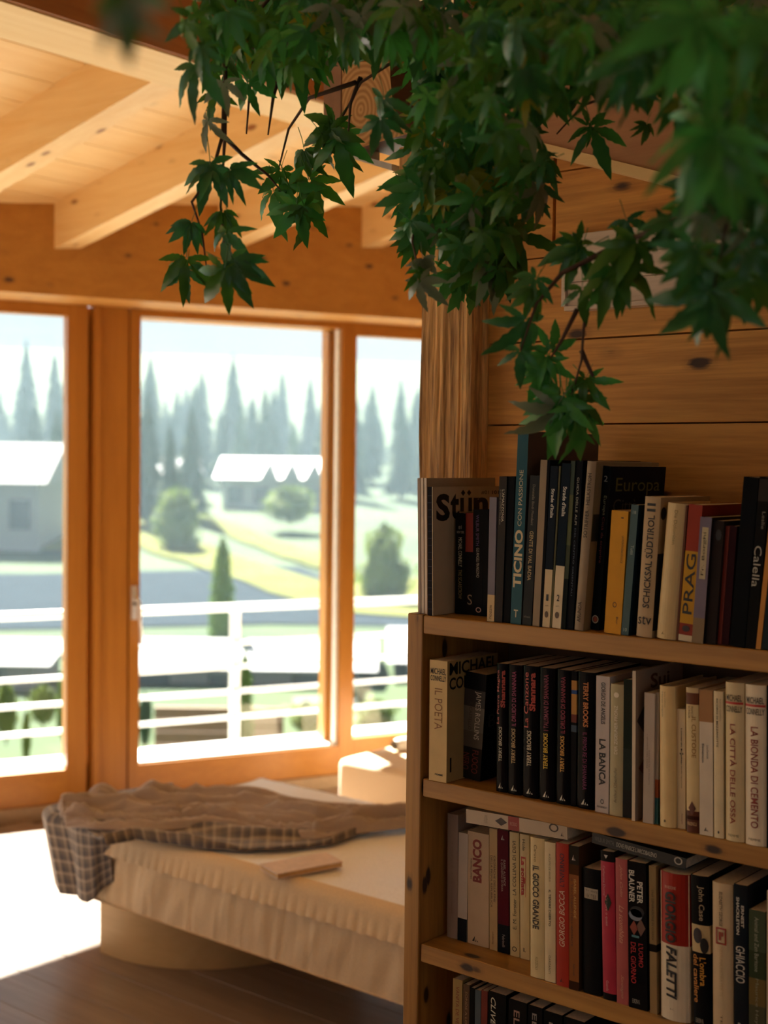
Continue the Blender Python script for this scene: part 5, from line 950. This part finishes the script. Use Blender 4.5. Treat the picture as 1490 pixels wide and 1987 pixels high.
def orient(direction, face):          # screen-like direction of the middle leaflet, facing vector
    y = direction.normalized(); z = (face - y * face.dot(y)).normalized(); x = y.cross(z)
    return Matrix((x, y, z)).transposed().to_4x4()
LF = []                               # (matrix, size, mesh index, material)
def leaf(px, py, d, size, ang=None, mtl=None, tilt=None):
    """ang: where the middle leaflet points, degrees from straight down, positive to the right"""
    if ang is None: ang = random.gauss(0, 38)
    if mtl is None: mtl = random.choices(range(5), (36, 26, 28, 5, 5))[0]
    a = math.radians(ang); dr = -up * math.cos(a) + right * math.sin(a) + tocam * U(-0.35, 0.35)
    fc = tocam * 1.0 + up * U(0.0, 0.9) + right * U(-0.7, 0.7) if tilt is None else tocam + up * tilt[0] + right * tilt[1]
    M = orient(dr, fc); M.translation = atd(px, py, d)
    LF.append((M, 1.12 * size / FPX * d, random.randrange(len(GEO)), mtl))
# individually read leaves (x, y, distance, leaflet length in px, direction)
for q in ((236, 0, 0.62, 105, 3, 4), (246, -20, 0.62, 105, 18, 0), (405, 232, 1.85, 62, -15, 4), (408, 318, 1.85, 78, 5, 2), (412, 330, 1.85, 62, -70, 2), (445, 330, 1.85, 66, 60, 2), (432, 410, 1.85, 60, 20, 0), (440, 450, 1.8, 74, -10, 2), (452, 505, 1.75, 84, 15, 2), (448, 510, 1.75, 80, 70, 2),
          (436, 520, 1.75, 80, -15, 0), (372, 430, 1.85, 60, -15, 2), (362, 500, 1.85, 80, 0, 0), (360, 520, 1.85, 60, -25, 2), (530, 372, 2.05, 76, 0, 1), (560, 360, 2.05, 80, 12, 1), (545, 330, 2.05, 60, -10, 0), (575, 400, 2.0, 70, -5, 1), (590, 400, 2.0, 72, 25, 0), (600, 350, 2.05, 80, 20, 0),
          (590, 290, 2.05, 66, 5, 0), (640, 250, 2.0, 76, 0, 0), (655, 270, 2.0, 90, 10, 1), (650, 240, 2.0, 70, -35, 0), (625, 260, 2.0, 60, 40, 0), (580, 110, 1.95, 84, 5, 1), (560, 110, 1.95, 70, -15, 0), (610, 120, 1.95, 60, 20, 0), (480, 160, 1.9, 60, 20, 1), (420, 180, 1.9, 58, -20, 0), (385, 130, 1.7, 90, -15, 2),
          (745, 190, 1.75, 66, 0, 2), (738, 230, 1.75, 60, 5, 2), (790, 370, 2.0, 62, -15, 1), (800, 350, 2.0, 66, -70, 1), (815, 430, 1.95, 70, 5, 1), (805, 450, 1.95, 60, 0, 0), (820, 500, 1.8, 52, 15, 4), (815, 545, 1.8, 56, 22, 4), (812, 525, 1.8, 44, 45, 0), (880, 530, 2.0, 66, -25, 1), (886, 535, 2.0, 60, 20, 1), (905, 540, 2.0, 72, 0, 1),
          (945, 510, 1.9, 84, 25, 4), (960, 500, 1.9, 80, 10, 2), (980, 490, 1.9, 80, 40, 0), (1000, 460, 1.9, 80, 80, 0), (930, 495, 1.88, 86, -5, 0), (965, 520, 1.88, 70, 15, 1), (1150, 250, 1.85, 80, 15, 1), (1140, 245, 1.85, 54, 130, 1), (1255, 240, 1.8, 36, -10, 0), (1355, 40, 0.98, 170, 10, 1), (1350, 35, 0.98, 165, -70, 1), (1370, 60, 1.0, 150, 35, 1), (1385, 265, 1.02, 165, 0, 1), (1390, 262, 1.02, 150, -65, 1), (1388, 262, 1.02, 140, 40, 1),
          (1470, 40, 1.0, 150, 60, 1), (1230, 470, 1.6, 96, -75, 0), (1235, 470, 1.6, 80, 0, 0), (1190, 520, 1.65, 92, 18, 1), (1195, 525, 1.65, 84, -50, 0), (1205, 520, 1.65, 88, 75, 0), (1130, 480, 1.7, 84, -80, 2), (1125, 490, 1.7, 74, -20, 0), (1120, 475, 1.7, 50, 170, 0), (1378, 565, 1.3, 120, 5, 2), (1372, 570, 1.3, 110, -60, 2), (1385, 570, 1.3, 100, 50, 2), (1378, 562, 1.3, 90, 100, 2),
          (1130, 560, 1.7, 60, 0, 0), (1040, 540, 1.7, 64, -40, 2), (1035, 560, 1.7, 60, -20, 0), (1020, 620, 1.7, 84, -15, 2), (1010, 680, 1.7, 60, -5, 2), (1060, 690, 1.75, 62, -60, 1), (1068, 680, 1.75, 60, 160, 1), (1062, 700, 1.75, 66, 0, 1), (1050, 720, 1.75, 60, -20, 1), (1090, 765, 1.75, 74, -60, 1), (1095, 770, 1.75, 90, 25, 1), (1085, 775, 1.75, 100, -8, 1), (1100, 790, 1.75, 100, 5, 1), (1080, 790, 1.75, 92, -20, 4), (1125, 780, 1.75, 66, 60, 0), (1120, 790, 1.75, 84, 25, 1), (1140, 740, 1.75, 66, 35, 1), (1135, 735, 1.75, 50, -40, 0),
          (1000, 240, 1.9, 60, 0, 3), (1015, 290, 1.95, 60, -30, 3), (1030, 310, 1.95, 64, 20, 3), (985, 350, 1.95, 40, 0, 3), (890, 90, 1.9, 60, 10, 3), (850, 80, 1.9, 60, -30, 3), (700, 30, 1.7, 70, 20, 4), (780, 10, 1.6, 80, 40, 4), (640, 10, 1.7, 70, 30, 4)):
    leaf(*q)
BL_ = [(400, 50, 55, 70, 16, 1.55, 1.9, 60), (450, 90, 60, 90, 12, 1.8, 2.0, 58), (530, 60, 80, 70, 26, 1.7, 2.0, 62), (620, 40, 90, 60, 26, 1.7, 2.1, 62), (640, 110, 60, 60, 8, 1.9, 2.05, 58), (730, 50, 90, 70, 30, 1.6, 2.05, 66), (830, 110, 80, 100, 44, 1.6, 2.05, 66), (880, 260, 85, 90, 46, 1.75, 2.05, 66), (860, 390, 75, 80, 34, 1.8, 2.05, 64), (930, 430, 70, 80, 30, 1.75, 2.0, 66),
       (960, 150, 90, 130, 60, 1.5, 2.0, 68), (1010, 300, 70, 80, 20, 1.7, 1.95, 60), (1080, 90, 90, 90, 42, 1.4, 1.95, 72), (1210, 70, 110, 80, 46, 1.3, 1.9, 76), (1330, 110, 120, 110, 46, 1.2, 1.75, 80), (1440, 150, 80, 150, 36, 1.1, 1.6, 86), (1440, 330, 70, 100, 26, 1.2, 1.6, 84), (1330, 400, 90, 50, 13, 1.3, 1.65, 80), (1420, 470, 80, 70, 26, 1.25, 1.6, 80), (1250, 430, 60, 30, 4, 1.5, 1.7, 66)]
for (cx, cy, rx, ry, n_, d0, d1, sz) in BL_:
    for _ in range(n_):
        a = U(0, 6.283); r = math.sqrt(rnd()); qx, qy = cx + rx * r * math.cos(a), cy + ry * r * math.sin(a)
        if (640 < qx < 800 and 85 < qy < 340) or (1090 < qx < 1315 and 165 < qy < 420) or (1130 < qx < 1300 and 470 < qy): continue
        leaf(qx, qy, U(d0, d1), sz * U(0.7, 1.15))
def nearness(t): M, s_, g_, m_ = t; q = M.translation - Vector(tuple(CAM)); return s_ / (q.dot(Vector(tuple(FW))))
named = LF[:112] + sorted(LF[112:], key=nearness, reverse=True)[:185]
ids = set(id(t) for t in named)
for t in named:
    M, s_, g_, m_ = t
    o = bpy.data.objects.new('leaf', lmesh(g_, m_)); COL.objects.link(o); o.parent = plant
    MM = M.copy(); MM.translation = M.translation - PL0; o.matrix_local = MM @ Matrix.Scale(s_, 4)
rest = [t for t in LF if id(t) not in ids]
# deeper foliage that fills the crown above the frame too
for _ in range(230):
    px = U(420, 1500); py = U(-160, 90) if px > 640 else U(-200, 40)
    n0 = len(LF); leaf(px, py, U(1.75, 2.1) if px < 900 else U(1.5, 1.95), 62 * U(.8, 1.2)); rest.append(LF.pop())
mb = MB()
for (M, s_, g_, m_) in rest:
    S = M @ Matrix.Scale(s_, 4); gmb = GEO[g_]; o0 = len(mb.v)
    mb.v += [S @ v for v in gmb.v]; mb.f += [[i + o0 for i in f] for f in gmb.f]; mb.mi += [m_] * len(gmb.f); mb.sm += gmb.sm
part('foliage', mb, LM, plant, kind='stuff')
M_stem = plain((0.09, 0.045, 0.03), 0.7, 'stem bark')
for pts in (((480, -260, 1.9), (455, 0, 1.9), (437, 120, 1.9), (432, 262, 1.88), (410, 340, 1.86), (372, 392, 1.86), (392, 450, 1.86), (401, 522, 1.86)), ((432, 262, 1.88), (470, 300, 1.95), (520, 340, 2.0), (545, 370, 2.05)), ((500, 30, 1.95), (488, 130, 1.95), (478, 260, 1.97)), ((545, 130, 1.95), (530, 190, 1.95), (520, 262, 1.95)),
            ((437, 120, 1.9), (436, 270, 1.9), (428, 400, 1.9), (434, 470, 1.8)), ((900, -260, 1.9), (820, 30, 1.9), (770, 115, 1.92), (700, 160, 1.95), (668, 220, 2.0), (650, 250, 2.0)), ((700, 150, 1.95), (680, 200, 1.97), (676, 255, 1.98)), ((690, 160, 1.95), (600, 190, 2.0), (560, 250, 2.05), (540, 330, 2.05)),
            ((900, -260, 1.95), (880, 80, 1.95), (855, 300, 1.95), (805, 400, 1.92), (800, 470, 1.88), (820, 560, 1.8)), ((1500, 60, 1.6), (1330, 150, 1.75), (1220, 172, 1.85), (1130, 205, 1.9), (1080, 260, 1.93)), ((1560, 200, 1.3), (1420, 330, 1.4), (1280, 440, 1.55), (1190, 480, 1.65), (1145, 540, 1.7), (1132, 640, 1.72), (1128, 700, 1.74), (1105, 780, 1.76)),
            ((1190, 480, 1.65), (1090, 530, 1.7), (1040, 590, 1.7), (1010, 680, 1.7)), ((1120, 600, 1.72), (1090, 660, 1.74), (1065, 700, 1.75)), ((1128, 680, 1.74), (1150, 730, 1.75), (1142, 760, 1.75)), ((1480, 180, 1.3), (1420, 380, 1.35), (1385, 560, 1.3)), ((560, -100, 1.9), (520, 0, 1.9), (470, 60, 1.9), (400, 90, 1.8))):
    P = [atd(*q) for q in pts]; n_ = len(P)
    part('stem', MB().tube([p for p in P], [0.0038 * (1 - 0.7 * i / (n_ - 1)) for i in range(n_)], 6), M_stem, plant)
# main branches running up to the ceiling
for a_ in ((900, -260, 1.95), (480, -260, 1.9)):
    P = atd(*a_); Q = Vector((P.x, P.y + 0.1, ZC(P.y + 0.1) + 0.005)); part('branch', MB().tube([P, (P + Q) / 2 + Vector((0.03, 0, 0)), Q], [0.004, 0.007, 0.010], 8), M_stem, plant)
